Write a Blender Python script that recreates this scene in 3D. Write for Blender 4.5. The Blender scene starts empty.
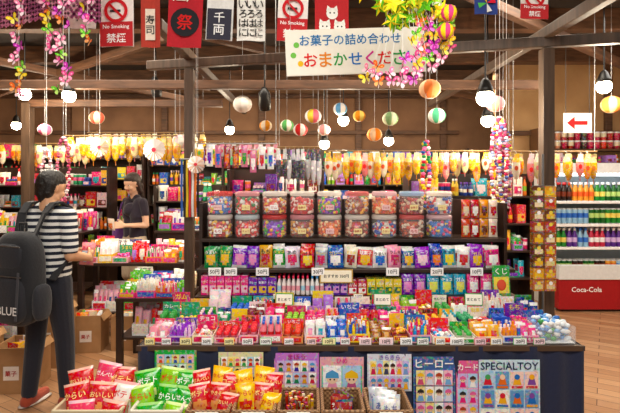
import bpy, math, random
import numpy as np
from mathutils import Matrix, Vector
R=random.Random(11)
sc=bpy.context.scene
try: sc.view_settings.view_transform='Standard'
except Exception: pass
COL=sc.collection

def lin(h):
    if isinstance(h,tuple): return h
    h=h.lstrip('#'); o=[]
    for i in (0,2,4):
        c=int(h[i:i+2],16)/255
        o.append(c/12.92 if c<=0.04045 else ((c+0.055)/1.055)**2.4)
    return tuple(o)
# ------------------------------------------------------------ materials
MAT={}
def newmat(name):
    m=bpy.data.materials.new(name); m.use_nodes=True; MAT[name]=m
    nt=m.node_tree; return m,nt,nt.nodes['Principled BSDF']
def attr_mat(name,rough=.5,metal=0,noise=.12,scale=30,bump=0,coat=0,sheen=0,prt=0,sat=1):
    m,nt,p=newmat(name)
    a=nt.nodes.new('ShaderNodeAttribute'); a.attribute_name='Col'
    n=nt.nodes.new('ShaderNodeTexNoise'); n.inputs['Scale'].default_value=scale; n.inputs['Detail'].default_value=3
    tc=nt.nodes.new('ShaderNodeTexCoord'); nt.links.new(tc.outputs['Object'],n.inputs['Vector'])
    mr=nt.nodes.new('ShaderNodeMapRange'); mr.inputs['To Min'].default_value=1-noise; mr.inputs['To Max'].default_value=1+noise
    nt.links.new(n.outputs['Fac'],mr.inputs['Value'])
    mx=nt.nodes.new('ShaderNodeVectorMath'); mx.operation='SCALE'
    src=a.outputs['Color']
    if sat!=1:
        h0=nt.nodes.new('ShaderNodeHueSaturation'); h0.inputs['Saturation'].default_value=sat; nt.links.new(src,h0.inputs['Color']); src=h0.outputs[0]
    if prt:   # small printed artwork: coloured voronoi cells blended over the pack colour
        v=nt.nodes.new('ShaderNodeTexVoronoi'); v.inputs['Scale'].default_value=95; nt.links.new(tc.outputs['Object'],v.inputs['Vector'])
        hs=nt.nodes.new('ShaderNodeHueSaturation'); hs.inputs['Saturation'].default_value=1.8; hs.inputs['Value'].default_value=1.1; nt.links.new(v.outputs['Color'],hs.inputs['Color'])
        n2=nt.nodes.new('ShaderNodeTexNoise'); n2.inputs['Scale'].default_value=55; nt.links.new(tc.outputs['Object'],n2.inputs['Vector'])
        g=nt.nodes.new('ShaderNodeMath'); g.operation='GREATER_THAN'; g.inputs[1].default_value=.52; nt.links.new(n2.outputs['Fac'],g.inputs[0])
        k=nt.nodes.new('ShaderNodeMath'); k.operation='MULTIPLY'; k.inputs[1].default_value=prt; nt.links.new(g.outputs[0],k.inputs[0])
        q=nt.nodes.new('ShaderNodeMix'); q.data_type='RGBA'; nt.links.new(k.outputs[0],q.inputs[0]); nt.links.new(src,q.inputs[6]); nt.links.new(hs.outputs[0],q.inputs[7]); src=q.outputs[2]
    nt.links.new(src,mx.inputs[0]); nt.links.new(mr.outputs[0],mx.inputs['Scale'])
    nt.links.new(mx.outputs[0],p.inputs['Base Color'])
    p.inputs['Roughness'].default_value=rough; p.inputs['Metallic'].default_value=metal
    if coat: p.inputs['Coat Weight'].default_value=coat
    if sheen: p.inputs['Sheen Weight'].default_value=sheen
    if bump:
        bp=nt.nodes.new('ShaderNodeBump'); bp.inputs['Strength'].default_value=bump; bp.inputs['Distance'].default_value=.01
        nt.links.new(n.outputs['Fac'],bp.inputs['Height']); nt.links.new(bp.outputs[0],p.inputs['Normal'])
    return m
attr_mat('printed_card',.45,prt=.32,sat=1.12); attr_mat('foil_film',.25,0,.1,25,.3,.3,prt=.25,sat=1.15); attr_mat('bag_film',.22,0,.14,18,.5,.4,prt=.1,sat=1.08)
attr_mat('cloth',.9,0,.15,60,.2,0,.2); attr_mat('paint',.4); attr_mat('plastic',.3,0,.05)
attr_mat('metal',.3,.9,.05); attr_mat('paper',.8,0,.06,sat=1.1); attr_mat('skin',.5,0,.06,20)
attr_mat('hair',.45,0,.5,90,.6); attr_mat('wood',.5,0,.3,14,.15)
def clear_mat(name,col,a,rough=.1,attr=False):
    m,nt,p=newmat(name)
    t=nt.nodes.new('ShaderNodeBsdfTransparent'); mx=nt.nodes.new('ShaderNodeMixShader')
    p.inputs['Base Color'].default_value=(*lin(col),1); p.inputs['Roughness'].default_value=rough
    if attr:
        at=nt.nodes.new('ShaderNodeAttribute'); at.attribute_name='Col'; nt.links.new(at.outputs['Color'],p.inputs['Base Color'])
    mx.inputs[0].default_value=a
    nt.links.new(t.outputs[0],mx.inputs[1]); nt.links.new(p.outputs[0],mx.inputs[2])
    nt.links.new(mx.outputs[0],nt.nodes['Material Output'].inputs['Surface'])
clear_mat('clear_plastic','FFFFFF',.12); clear_mat('frosted_plastic','FFFFFF',.55,.25,True)
def emis(name,col,s):
    m,nt,p=newmat(name); p.inputs['Emission Color'].default_value=(*lin(col),1); p.inputs['Emission Strength'].default_value=s
    p.inputs['Base Color'].default_value=(*lin(col),1)
emis('bulb_glow','FFF0CC',30); emis('tube_glow','F4FBFF',5)
def floor_mat():
    m,nt,p=newmat('floor_wood')
    tc=nt.nodes.new('ShaderNodeTexCoord'); mp=nt.nodes.new('ShaderNodeMapping'); mp.inputs['Rotation'].default_value=(0,0,.55)
    br=nt.nodes.new('ShaderNodeTexBrick'); br.inputs['Scale'].default_value=1
    br.inputs['Brick Width'].default_value=.9; br.inputs['Row Height'].default_value=.11; br.inputs['Mortar Size'].default_value=.003
    br.inputs['Color1'].default_value=(*lin('D0A278'),1); br.inputs['Color2'].default_value=(*lin('B07E56'),1); br.inputs['Mortar'].default_value=(*lin('5A3A24'),1)
    nt.links.new(tc.outputs['Object'],mp.inputs[0]); nt.links.new(mp.outputs[0],br.inputs['Vector'])
    n=nt.nodes.new('ShaderNodeTexNoise'); n.inputs['Scale'].default_value=6; n.inputs['Detail'].default_value=6
    m2=nt.nodes.new('ShaderNodeMapping'); m2.inputs['Scale'].default_value=(1,12,1); nt.links.new(mp.outputs[0],m2.inputs[0]); nt.links.new(m2.outputs[0],n.inputs['Vector'])
    mx=nt.nodes.new('ShaderNodeMix'); mx.data_type='RGBA'; mx.blend_type='MULTIPLY'; mx.inputs[0].default_value=.45
    nt.links.new(br.outputs['Color'],mx.inputs[6]); nt.links.new(n.outputs['Fac'],mx.inputs[7])
    nt.links.new(mx.outputs[2],p.inputs['Base Color']); p.inputs['Roughness'].default_value=.38
floor_mat()
def plain_noise(name,c1,c2,scale,rough=.8,stretch=(1,1,1)):
    m,nt,p=newmat(name)
    tc=nt.nodes.new('ShaderNodeTexCoord'); mp=nt.nodes.new('ShaderNodeMapping'); mp.inputs['Scale'].default_value=stretch
    n=nt.nodes.new('ShaderNodeTexNoise'); n.inputs['Scale'].default_value=scale; n.inputs['Detail'].default_value=5
    r=nt.nodes.new('ShaderNodeValToRGB'); r.color_ramp.elements[0].position=.3; r.color_ramp.elements[1].position=.7
    r.color_ramp.elements[0].color=(*lin(c1),1); r.color_ramp.elements[1].color=(*lin(c2),1)
    nt.links.new(tc.outputs['Object'],mp.inputs[0]); nt.links.new(mp.outputs[0],n.inputs['Vector']); nt.links.new(n.outputs['Fac'],r.inputs[0])
    nt.links.new(r.outputs[0],p.inputs['Base Color']); p.inputs['Roughness'].default_value=rough
plain_noise('wall_plaster','B08658','C9A070',3)
plain_noise('wall_dark','75523A','8C6648',3)
plain_noise('ceiling_dark','1C130C','2E2016',4)
plain_noise('beam_wood','452C1A','6B4830',5,.6,(1,1,6))
plain_noise('post_wood','3E2E22','604A38',5,.5,(6,6,.6))
plain_noise('shelf_wood','1E120C','38241A',6,.4,(1,5,1))
plain_noise('cardboard','A57C50','B88D60',8,.8)
def shirt():
    m,nt,p=newmat('striped_cloth')
    tc=nt.nodes.new('ShaderNodeTexCoord'); sx=nt.nodes.new('ShaderNodeSeparateXYZ'); nt.links.new(tc.outputs['Object'],sx.inputs[0])
    a=nt.nodes.new('ShaderNodeMath'); a.operation='MULTIPLY'; a.inputs[1].default_value=1/.044; nt.links.new(sx.outputs[2],a.inputs[0])
    f=nt.nodes.new('ShaderNodeMath'); f.operation='FRACT'; nt.links.new(a.outputs[0],f.inputs[0])
    g=nt.nodes.new('ShaderNodeMath'); g.operation='GREATER_THAN'; g.inputs[1].default_value=.5; nt.links.new(f.outputs[0],g.inputs[0])
    mx=nt.nodes.new('ShaderNodeMix'); mx.data_type='RGBA'; mx.inputs[6].default_value=(*lin('E9E9E6'),1); mx.inputs[7].default_value=(*lin('1B2233'),1)
    nt.links.new(g.outputs[0],mx.inputs[0]); nt.links.new(mx.outputs[2],p.inputs['Base Color']); p.inputs['Roughness'].default_value=.9
shirt()
def wicker():
    m,nt,p=newmat('wicker')
    tc=nt.nodes.new('ShaderNodeTexCoord')
    br=nt.nodes.new('ShaderNodeTexChecker'); br.inputs['Scale'].default_value=90
    br.inputs['Color1'].default_value=(*lin('A88058'),1); br.inputs['Color2'].default_value=(*lin('6E4A2E'),1)
    nt.links.new(tc.outputs['Object'],br.inputs['Vector']); nt.links.new(br.outputs['Color'],p.inputs['Base Color'])
    bp=nt.nodes.new('ShaderNodeBump'); bp.inputs['Strength'].default_value=.6; bp.inputs['Distance'].default_value=.005
    nt.links.new(br.outputs['Fac'],bp.inputs['Height']); nt.links.new(bp.outputs[0],p.inputs['Normal'])
wicker()

# ------------------------------------------------------------ mesh builder
TXT={}
def text_geo(s):
    if s in TXT: return TXT[s]
    cu=bpy.data.curves.new('t','FONT'); cu.body=s; cu.size=1; cu.align_x='CENTER'; cu.align_y='CENTER'; cu.resolution_u=2; cu.offset=.012
    o=bpy.data.objects.new('t',cu); COL.objects.link(o); bpy.context.view_layer.update()
    dg=bpy.context.evaluated_depsgraph_get(); me=o.evaluated_get(dg).to_mesh()
    vs=[tuple(v.co) for v in me.vertices]; fs=[tuple(p.vertices) for p in me.polygons]
    o.evaluated_get(dg).to_mesh_clear(); bpy.data.objects.remove(o); bpy.data.curves.remove(cu)
    if vs:
        xs=[v[0] for v in vs]; ys=[v[1] for v in vs]; w=max(xs)-min(xs); cx=(max(xs)+min(xs))/2; cy=(max(ys)+min(ys))/2; h=max(ys)-min(ys)
        vs=[((v[0]-cx),(v[1]-cy)) for v in vs]
    else: w=h=1
    TXT[s]=(vs,fs,w,h); return TXT[s]
class MB:
    def __init__(s): s.v=[];s.f=[];s.c=[];s.m=[];s.s=[];s.mats=[];s.M=None
    def at(s,x=0,y=0,z=0,rz=0,rx=0,ry=0,k=1):
        s.M=Matrix.Translation((x,y,z))@Matrix.Rotation(rz,4,'Z')@Matrix.Rotation(rx,4,'X')@Matrix.Rotation(ry,4,'Y')@Matrix.Scale(k,4); return s
    def off(s): s.M=None; return s
    def add(s,vs,fs,col,mat,smooth=False):
        if mat not in s.mats: s.mats.append(mat)
        mi=s.mats.index(mat); n=len(s.v)
        if s.M is not None: vs=[tuple(s.M@Vector(v)) for v in vs]
        s.v.extend(vs)
        per=isinstance(col,list)
        if not per: col=lin(col)
        for i,f in enumerate(fs):
            s.f.append([n+a for a in f]); s.c.append(lin(col[i]) if per else col); s.m.append(mi); s.s.append(smooth)
    def box(s,x,y,z,w,d,h,col='FFFFFF',mat='printed_card',rz=0):
        c,sn=math.cos(rz),math.sin(rz); vs=[]
        for zz in (z,z+h):
            for a,b in ((-1,-1),(1,-1),(1,1),(-1,1)):
                px,py=a*w/2,b*d/2; vs.append((x+px*c-py*sn,y+px*sn+py*c,zz))
        s.add(vs,[(3,2,1,0),(4,5,6,7),(0,1,5,4),(1,2,6,5),(2,3,7,6),(3,0,4,7)],col,mat)
    def bar(s,p0,p1,w,h,col='FFFFFF',mat='beam_wood'):
        p0=Vector(p0);p1=Vector(p1);d=(p1-p0).normalized(); up=Vector((0,0,1)) if abs(d.z)<.95 else Vector((0,1,0))
        a=d.cross(up).normalized()*w/2; b=a.cross(d).normalized()*h/2
        vs=[tuple(p+i*a+j*b) for p in (p0,p1) for i,j in ((-1,-1),(1,-1),(1,1),(-1,1))]
        s.add(vs,[(3,2,1,0),(4,5,6,7),(0,1,5,4),(1,2,6,5),(2,3,7,6),(3,0,4,7)],col,mat)
    def cyl(s,p0,p1,r0,r1=None,n=8,col='FFFFFF',mat='plastic'):
        if r1 is None: r1=r0
        p0=Vector(p0);p1=Vector(p1);d=(p1-p0).normalized(); up=Vector((0,0,1)) if abs(d.z)<.9 else Vector((1,0,0))
        a=d.cross(up).normalized(); b=a.cross(d)
        vs=[]
        for p,r in ((p0,r0),(p1,r1)):
            for i in range(n):
                t=2*math.pi*i/n; vs.append(tuple(p+r*(math.cos(t)*a+math.sin(t)*b)))
        fs=[(i,(i+1)%n,n+(i+1)%n,n+i) for i in range(n)]
        s.add(vs,fs,col,mat,True); s.add(vs,[tuple(range(n))[::-1],tuple(range(n,2*n))],col,mat)
    def tube(s,pts,r,n=6,col='222222',mat='plastic'):
        for a,b in zip(pts,pts[1:]): s.cyl(a,b,r,r,n,col,mat)
    def ball(s,x,y,z,rx,ry=None,rz=None,nu=10,nv=6,col='FFFFFF',mat='plastic',e=1,cf=None):
        ry=rx if ry is None else ry; rz=rx if rz is None else rz
        pw=lambda c:math.copysign(abs(c)**e,c)
        vs=[(x,y,z-rz)]
        for j in range(1,nv):
            ph=-math.pi/2+math.pi*j/nv
            for i in range(nu):
                t=2*math.pi*i/nu; vs.append((x+rx*pw(math.cos(ph))*pw(math.cos(t)),y+ry*pw(math.cos(ph))*pw(math.sin(t)),z+rz*pw(math.sin(ph))))
        vs.append((x,y,z+rz)); fs=[];cc=[]; L=len(vs)-1
        for i in range(nu):
            k=(i+1)%nu
            fs.append((0,1+k,1+i)); cc.append((i,0))
            for j in range(nv-2):
                fs.append((1+j*nu+i,1+j*nu+k,1+(j+1)*nu+k,1+(j+1)*nu+i)); cc.append((i,j+1))
            fs.append((1+(nv-2)*nu+i,1+(nv-2)*nu+k,L)); cc.append((i,nv-1))
        s.add(vs,fs,[cf(*q) for q in cc] if cf else col,mat,True)
    def lathe(s,x,y,z,prof,n=10,col='FFFFFF',mat='plastic',cols=None,e=1):
        pw=lambda c:math.copysign(abs(c)**e,c)
        vs=[(x+r*pw(math.cos(2*math.pi*i/n)),y+r*pw(math.sin(2*math.pi*i/n)),z+h) for r,h in prof for i in range(n)]
        fs=[];cc=[]
        for j in range(len(prof)-1):
            for i in range(n):
                k=(i+1)%n; fs.append((j*n+i,j*n+k,(j+1)*n+k,(j+1)*n+i)); cc.append(cols[j] if cols else col)
        fs.append(tuple(range(n))[::-1]); cc.append(cc[0]); fs.append(tuple(range((len(prof)-1)*n,len(prof)*n))); cc.append(cc[-2])
        s.add(vs,fs,cc,mat,True)
    def card(s,x,y,z,w,h,col,mat='printed_card',t=.0016):   # z=bottom
        s.box(x,y,z,w,t,h,col,mat)
    def poly(s,pts,y,col,mat='paper'):
        s.add([(a,y,b) for a,b in pts],[tuple(range(len(pts)))],col,mat)
    def disc(s,x,y,z,r,col,mat='paper',n=14,k=1):
        s.poly([(x+r*math.cos(2*math.pi*i/n),z+r*k*math.sin(2*math.pi*i/n)) for i in range(n)],y,col,mat)
    def ring(s,x,y,z,r0,r1,col,mat='paper',n=20):
        vs=[];
        for r in (r0,r1):
            for i in range(n): vs.append((x+r*math.cos(2*math.pi*i/n),y,z+r*math.sin(2*math.pi*i/n)))
        s.add(vs,[(i,(i+1)%n,n+(i+1)%n,n+i) for i in range(n)],col,mat)
    def text(s,t,x,y,z,w=None,h=None,col='111111',mat='paper',surf=None,vert=False):
        if vert:
            hh=h/len(t)
            for i,ch in enumerate(t): s.text(ch,x,y,z+h/2-hh*(i+.5),w=None,h=hh*.85,col=col,mat=mat)
            return
        vs,fs,W,H=text_geo(t)
        if not vs: return
        k=1e9
        if w: k=min(k,w/W)
        if h: k=min(k,h/H)
        s.add([(x+a*k,(y if surf is None else surf(x+a*k,z+b*k)),z+b*k) for a,b in vs],fs,col,mat)
    def build(s,name,bevel=0,loc=None,parent=None,M=None):
        me=bpy.data.meshes.new(name)
        v=np.array(s.v,dtype=float)
        if loc is None and M is None and parent is None:
            mn=v.min(0);mx=v.max(0); loc=((mn[0]+mx[0])/2,(mn[1]+mx[1])/2,mn[2])
        if loc is not None: v=v-np.array(loc)
        me.from_pydata(v.tolist(),[],s.f)
        for m in s.mats: me.materials.append(MAT[m])
        me.polygons.foreach_set('material_index',s.m); me.polygons.foreach_set('use_smooth',s.s)
        at=me.color_attributes.new('Col','FLOAT_COLOR','CORNER')
        arr=np.ones((len(me.loops),4),dtype=np.float32); k=0
        cnt=np.array([len(f) for f in s.f]); arr[:,:3]=np.repeat(np.array(s.c,dtype=np.float32),cnt,axis=0)
        at.data.foreach_set('color',arr.ravel()); me.update()
        o=bpy.data.objects.new(name,me); COL.objects.link(o)
        if loc is not None: o.location=loc
        if M is not None: o.matrix_world=M
        if parent is not None: o.parent=parent
        if bevel:
            bv=o.modifiers.new('bevel','BEVEL'); bv.width=bevel; bv.segments=2; bv.limit_method='ANGLE'
        return o

PAL=['E2262B','F2B818','2F9A3D','2060D0','F0609F','F27A1E','6E3AB0','FFFFFF','20A6C0','D91A60','8CC82A','F7DC4A','7B1B1E','F5F0E0','1A3A90','B080D8','F8D8E0','D01820','F8F4E8','E83878','28A068']
def rc(): return R.choice(PAL)
JT=['駄菓子','うまい','ラムネ','いちご','コーラ','もち','チョコ','あめ','ガム','せんべい','カレー','するめ']

# ------------------------------------------------------------ product shapes
def pouch(b,x,y,z,w,h,t,c1,c2,rz=0,tilt=0,txt=None,tc='FFFFFF',nu=6,nv=8,c3=None,ry=0,mat='foil_film',big=False):
    old=b.M; b.at(x,y,z,rz,tilt,ry)
    if old is not None: b.M=old@b.M
    def th(u,v):
        return t/2*max(0,(1-abs(2*u-1)**2.6))**.7*max(0,math.sin(math.pi*v))**.55+.001
    vs=[];fs=[];cc=[]
    for side in (-1,1):
        for j in range(nv+1):
            v=j/nv; ww=w*(1-.07*math.sin(math.pi*v))
            for i in range(nu+1):
                u=i/nu; vs.append(((u-.5)*ww,side*th(u,v),v*h))
    N=(nu+1)*(nv+1)
    c3=c3 or c1
    for sd in (0,1):
        for j in range(nv):
            for i in range(nu):
                a=sd*N+j*(nu+1)+i; q=(a,a+1,a+nu+2,a+nu+1); fs.append(q if sd==0 else q[::-1])
                u=(i+.5)/nu; v=(j+.5)/nv
                if big:
                    if v<.08 or v>.93: c=c3
                    elif ((u-.5)/.36)**2+((v-.3)/.17)**2<1: c=c2
                    elif .12<v<.17: c=c3
                    else: c=c1
                else:
                    if v<.1 or v>.9: c=c3
                    elif ((u-.5)/.36)**2+((v-.42)/.24)**2<1: c=c2
                    else: c=c1
                cc.append(c)
    b.add(vs,fs,cc,mat,True)
    if txt:
        f=lambda X,Z: -th(min(1,max(0,X/w+.5)),min(1,max(0,Z/h)))-.0015
        if big:
            b.text(txt,0,0,h*.68,w=w*.8,h=h*.2,col=tc,surf=f); b.text(R.choice(JT),w*.05,0,h*.28,w=w*.35,h=h*.1,col=c1,surf=f)
        else: b.text(txt,0,0,h*.73,w=w*.78,h=h*.2,col=tc,surf=f)
    b.M=old
def box_item(b,x,y,z,w,d,h,c1,c2,txt=None,tc='FFFFFF',rz=0):
    old=b.M; b.at(x,y,z,rz)
    if old is not None: b.M=old@b.M
    b.box(0,0,0,w,d,h,c1)
    b.card(0,-d/2-.0006,h*.12,w*.8,h*.38,c2); b.disc(w*.15,-d/2-.002,h*.34,min(w,h)*.18,c1)
    b.box(0,0,h,w*.7,d*.5,.001,c2)
    if txt: b.text(txt,0,-d/2-.002,h*.72,w=w*.85,h=h*.3,col=tc)
    b.M=old
def bottle(b,x,y,z,r,h,c,cap,lab=None):
    b.lathe(x,y,z,[(r*.9,0),(r,h*.06),(r,h*.25),(r,h*.5),(r*.95,h*.6),(r*.45,h*.78),(r*.42,h*.86),(r*.5,h*.87),(r*.5,h)],8,cols=[c,c,lab or c,c,c,c,cap,cap])
def can(b,x,y,z,r,h,c,c2):
    b.lathe(x,y,z,[(r*.85,0),(r,h*.06),(r,h*.4),(r,h*.7),(r,h*.93),(r*.85,h)],10,cols=['C0C0C0',c,c2,c,'C8C8C8'],mat='plastic')
def tray(b,x,y,z,w,d,h,c1,c2,ic=None,kind=None,txt=None):
    old=b.M; b.at(x,y,z,R.uniform(-.06,.06))
    if old is not None: b.M=old@b.M
    t=.003; hf=h*.5
    b.box(0,0,0,w,d,t,c1); b.box(0,-d/2,0,w,t,hf,c1); b.box(0,d/2,0,w,t,h*1.3,c2)
    if R.random()<.6: b.text(R.choice(JT),0,d/2-.004,h*1.08,w=w*.8,h=h*.3,col=R.choice(['FFFFFF','F7E06A','111111']))
    b.box(-w/2,0,0,t,d,hf,c1); b.box(w/2,0,0,t,d,hf,c1)
    b.card(0,-d/2-.0025,hf*.2,w*.85,hf*.6,c2)
    if txt: b.text(txt,0,-d/2-.0045,hf*.5,w=w*.75,h=hf*.5,col=R.choice(['C01020','1A2A80','FFFFFF']))
    ic=ic or [rc(),rc()]
    if R.random()<.5: ic=ic+[rc()]
    kind=kind or R.choice(['sticks','pieces','packs','cups'])
    if kind=='sticks':
        n=max(3,int(w/.018)); m=max(2,int(d/.03))
        for i in range(n):
            for j in range(m):
                X=-w/2+(i+.5)*w/n; Y=-d/2+(j+.5)*d/m; hh=h*R.uniform(.9,1.2)
                c=R.choice(ic); b.box(X,Y,t,w/n*.75,.012,hh*.8,c,'foil_film',R.uniform(-.4,.4)); b.box(X,Y,t+hh*.8,w/n*.5,.008,hh*.2,'FFFFFF' if R.random()<.3 else c,'foil_film',R.uniform(-.4,.4))
    elif kind=='pieces':
        for i in range(int(w*d/.0005)+6):
            b.ball(R.uniform(-w/2+.014,w/2-.014),R.uniform(-d/2+.014,d/2-.014),hf*R.uniform(.5,1.3),.013,.013,.010,6,4,col=R.choice(ic),mat='foil_film')
    elif kind=='packs':
        n=max(2,int(w/.045)); m=max(2,int(d/.028))
        for i in range(n):
            for j in range(m):
                pouch(b,-w/2+(i+.5)*w/n,-d/2+(j+.5)*d/m,t,w/n*.92,h*R.uniform(.95,1.25),.018,ic[0],R.choice(ic[1:]),R.uniform(-.15,.15),-.2,nu=4,nv=6,c3=R.choice([ic[0],ic[0],'FFFFFF']))
    elif kind=='cups':
        n=max(2,int(w/.036)); m=max(2,int(d/.036))
        for i in range(n):
            for j in range(m):
                b.lathe(-w/2+(i+.5)*w/n,-d/2+(j+.5)*d/m,t,[(.011,0),(.015,h*.6),(.016,h*.62),(.012,h*.9)],8,cols=[ic[0],ic[1],ic[1]])
    elif kind=='bottles':
        n=max(2,int(w/.034)); m=max(2,int(d/.034))
        for i in range(n):
            for j in range(m): bottle(b,-w/2+(i+.5)*w/n,-d/2+(j+.5)*d/m,t,.015,h*1.25,ic[0],ic[-1],ic[len(ic)//2])
    b.M=old
def tag(b,x,y,z,w=.07,h=.04,txt=None,c='FFFFFF',bc='E8B020',tc='222222'):
    b.card(x,y,z,w,h,bc,'paper'); b.card(x,y-.0015,z+h*.08,w*.92,h*.84,c,'paper')
    b.text(txt or R.choice(['30円','50円','10円','100円','20円']),x,y-.004,z+h*.5,w=w*.75,h=h*.55,col=tc)
def fill(b,x0,x1,y,z,h,depth=.2,rows=2):
    x=x0
    while x<x1-.05:
        k=R.choice(['pouch','pouch','box','bottle','can','box','tray'])
        w=min(R.uniform(.07,.15),x1-x); c1,c2=rc(),rc(); hh=h*R.uniform(.6,.95)
        if w<.05: break
        if k=='tray': tray(b,x+w/2,y+depth/2,z,w*.95,depth*.85,hh*.6,c1,c2)
        else:
            for r in range(rows):
                Y=y+(r+.5)*depth/rows
                if k=='pouch':
                    n=max(1,int(w/.1)); [pouch(b,x+(i+.5)*w/n,Y,z,w/n*.93,hh,.035,c1,c2,R.uniform(-.1,.1),-.06) for i in range(n)]
                elif k=='box':
                    n=max(1,int(w/.08)); [box_item(b,x+(i+.5)*w/n,Y,z,w/n*.93,depth/rows*.8,hh,c1,c2) for i in range(n)]
                elif k=='bottle':
                    n=max(1,int(w/.055)); [bottle(b,x+(i+.5)*w/n,Y,z,.024,hh,c1,c2,rc()) for i in range(n)]
                else:
                    n=max(1,int(w/.06)); [can(b,x+(i+.5)*w/n,Y,z,.026,hh*.75,c1,c2) for i in range(n)]
        x+=w+.008

# ------------------------------------------------------------ room shell
def solid(name,x0,x1,y0,y1,z0,z1,mat):
    b=MB(); b.box((x0+x1)/2,(y0+y1)/2,z0,x1-x0,y1-y0,z1-z0,'FFFFFF',mat); return b.build(name)
solid('floor',-5.3,5.0,-1.5,8.1,-.1,0,'floor_wood')
solid('ceiling',-5.3,5.0,-1.5,8.1,3.2,3.3,'ceiling_dark')
solid('wall_back',-5.3,5.0,8.0,8.1,0,3.2,'wall_dark')
solid('wall_left',-5.4,-5.3,-1.5,8.1,0,3.2,'wall_dark')
solid('wall_right',5.0,5.1,-1.5,8.1,0,3.2,'wall_plaster')
solid('wall_partition',2.5,5.0,6.5,6.6,0,3.2,'wall_plaster')
def beamobj(name,segs,w,h,mat='beam_wood'):
    b=MB()
    for p,q in segs: b.bar(p,q,w,h,'FFFFFF',mat)
    return b.build(name,.006)
beamobj('ceiling_beam',[((-5.3,y,3.1),(5,y,3.1)) for y in (2.0,3.3,4.6,5.9,7.2)],.14,.2)
beamobj('roof_truss',[((-5.2,7.0,2.6),(-1.2,4.6,3.0)),((-1.2,4.6,3.0),(2.4,6.3,2.6)),((-3.3,4.4,2.45),(2.2,4.4,2.45)),((-.9,4.5,2.45),(-1.5,6.9,2.9)),((.2,4.5,2.5),(1.6,6.9,3.0)),((-3.2,5.5,2.45),(-1.0,5.5,2.45)),((-4.9,3.6,3.0),(-1.5,7.2,2.7)),((.9,3.4,3.0),(4.8,6.2,2.7))],.07,.08)
beamobj('trim_back',[((-5.3,7.97,2.35),(2.45,7.97,2.35)),((-5.3,7.97,2.95),(2.45,7.97,2.95))]+[((x,7.97,0),(x,7.97,3.2)) for x in (-4,-2.4,-.8,.8,2.2)],.1,.06)
beamobj('trim_right',[((2.5,6.47,2.2),(5,6.47,2.2)),((2.55,6.47,0),(2.55,6.47,3.2)),((4,6.47,2.2),(4,6.47,3.2))],.09,.06)
for (x,y,w_) in ((1.57,3.2,.075),(-.95,3.8,.07),(-3.22,5.5,.1)):
    b=MB(); b.box(x,y,0,w_,w_,2.455,'FFFFFF','post_wood'); b.box(x,y,0,w_*1.5,w_*1.5,.06,'FFFFFF','post_wood'); b.build('wooden_post',.004)
beamobj('pergola_beam',[((-1.3,3.87,2.5),(2.6,2.96,2.5)),((1.57,2.4,2.56),(1.57,6.3,2.56)),((-.95,3.0,2.56),(-.95,7.0,2.56))],.06,.07,'post_wood')

# ------------------------------------------------------------ central island
XL,XR=-.865,1.375
b=MB()
b.box((XL+XR)/2,2.83,.72,XR-XL,.76,.03,'FFFFFF','shelf_wood')
for x in (XL+.05,XR-.05):
    for y in (2.5,3.16): b.box(x,y,0,.05,.05,.72,'FFFFFF','shelf_wood')
b.build('display_table',.003)
b=MB()
n=120; pts=[]
for i in range(n+1):
    x=XL-.004+(XR-XL+.008)*i/n; pts.append((x,2.44-.006-.008*math.sin(i*.9)-.004*math.sin(i*.37)))
pts=[(XL-.006,3.2),(XL-.012,2.8)]+pts+[(XR+.012,2.8),(XR+.006,3.2)]
vs=[];
for z in (.752,.4,.003): vs+=[(x,y,z) for x,y in pts]
N=len(pts); b.add(vs,[(j*N+i,j*N+i+1,(j+1)*N+i+1,(j+1)*N+i) for j in range(2) for i in range(N-1)],'17203F','cloth',True)
b.box((XL+XR)/2,2.432,.728,XR-XL+.02,.012,.026,'4A3524','wood')
b.build('table_skirt')
b=MB(); SX0,SX1=-.72,1.30
b.box((SX0+SX1)/2,3.14,.84,SX1-SX0,.26,.02,'FFFFFF','shelf_wood')
for x in (-.6,0,.6,1.2): b.box(x,3.1,.752,.03,.1,.088,'FFFFFF','shelf_wood')
b.box((SX0+SX1)/2,3.2,1.0,SX1-SX0,.3,.022,'FFFFFF','shelf_wood')
b.box((SX0+SX1)/2,3.32,1.175,SX1-SX0,.26,.022,'FFFFFF','shelf_wood')
b.box((SX0+SX1)/2,3.46,.75,SX1-SX0,.02,.70,'FFFFFF','shelf_wood')
for x in (SX0-.012,.29,SX1+.012):
    b.box(x,3.34,0 if x!=.29 else .76,.022,.22,1.43 if x!=.29 else .4,'FFFFFF','shelf_wood')
b.build('tiered_shelf',.002)

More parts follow.
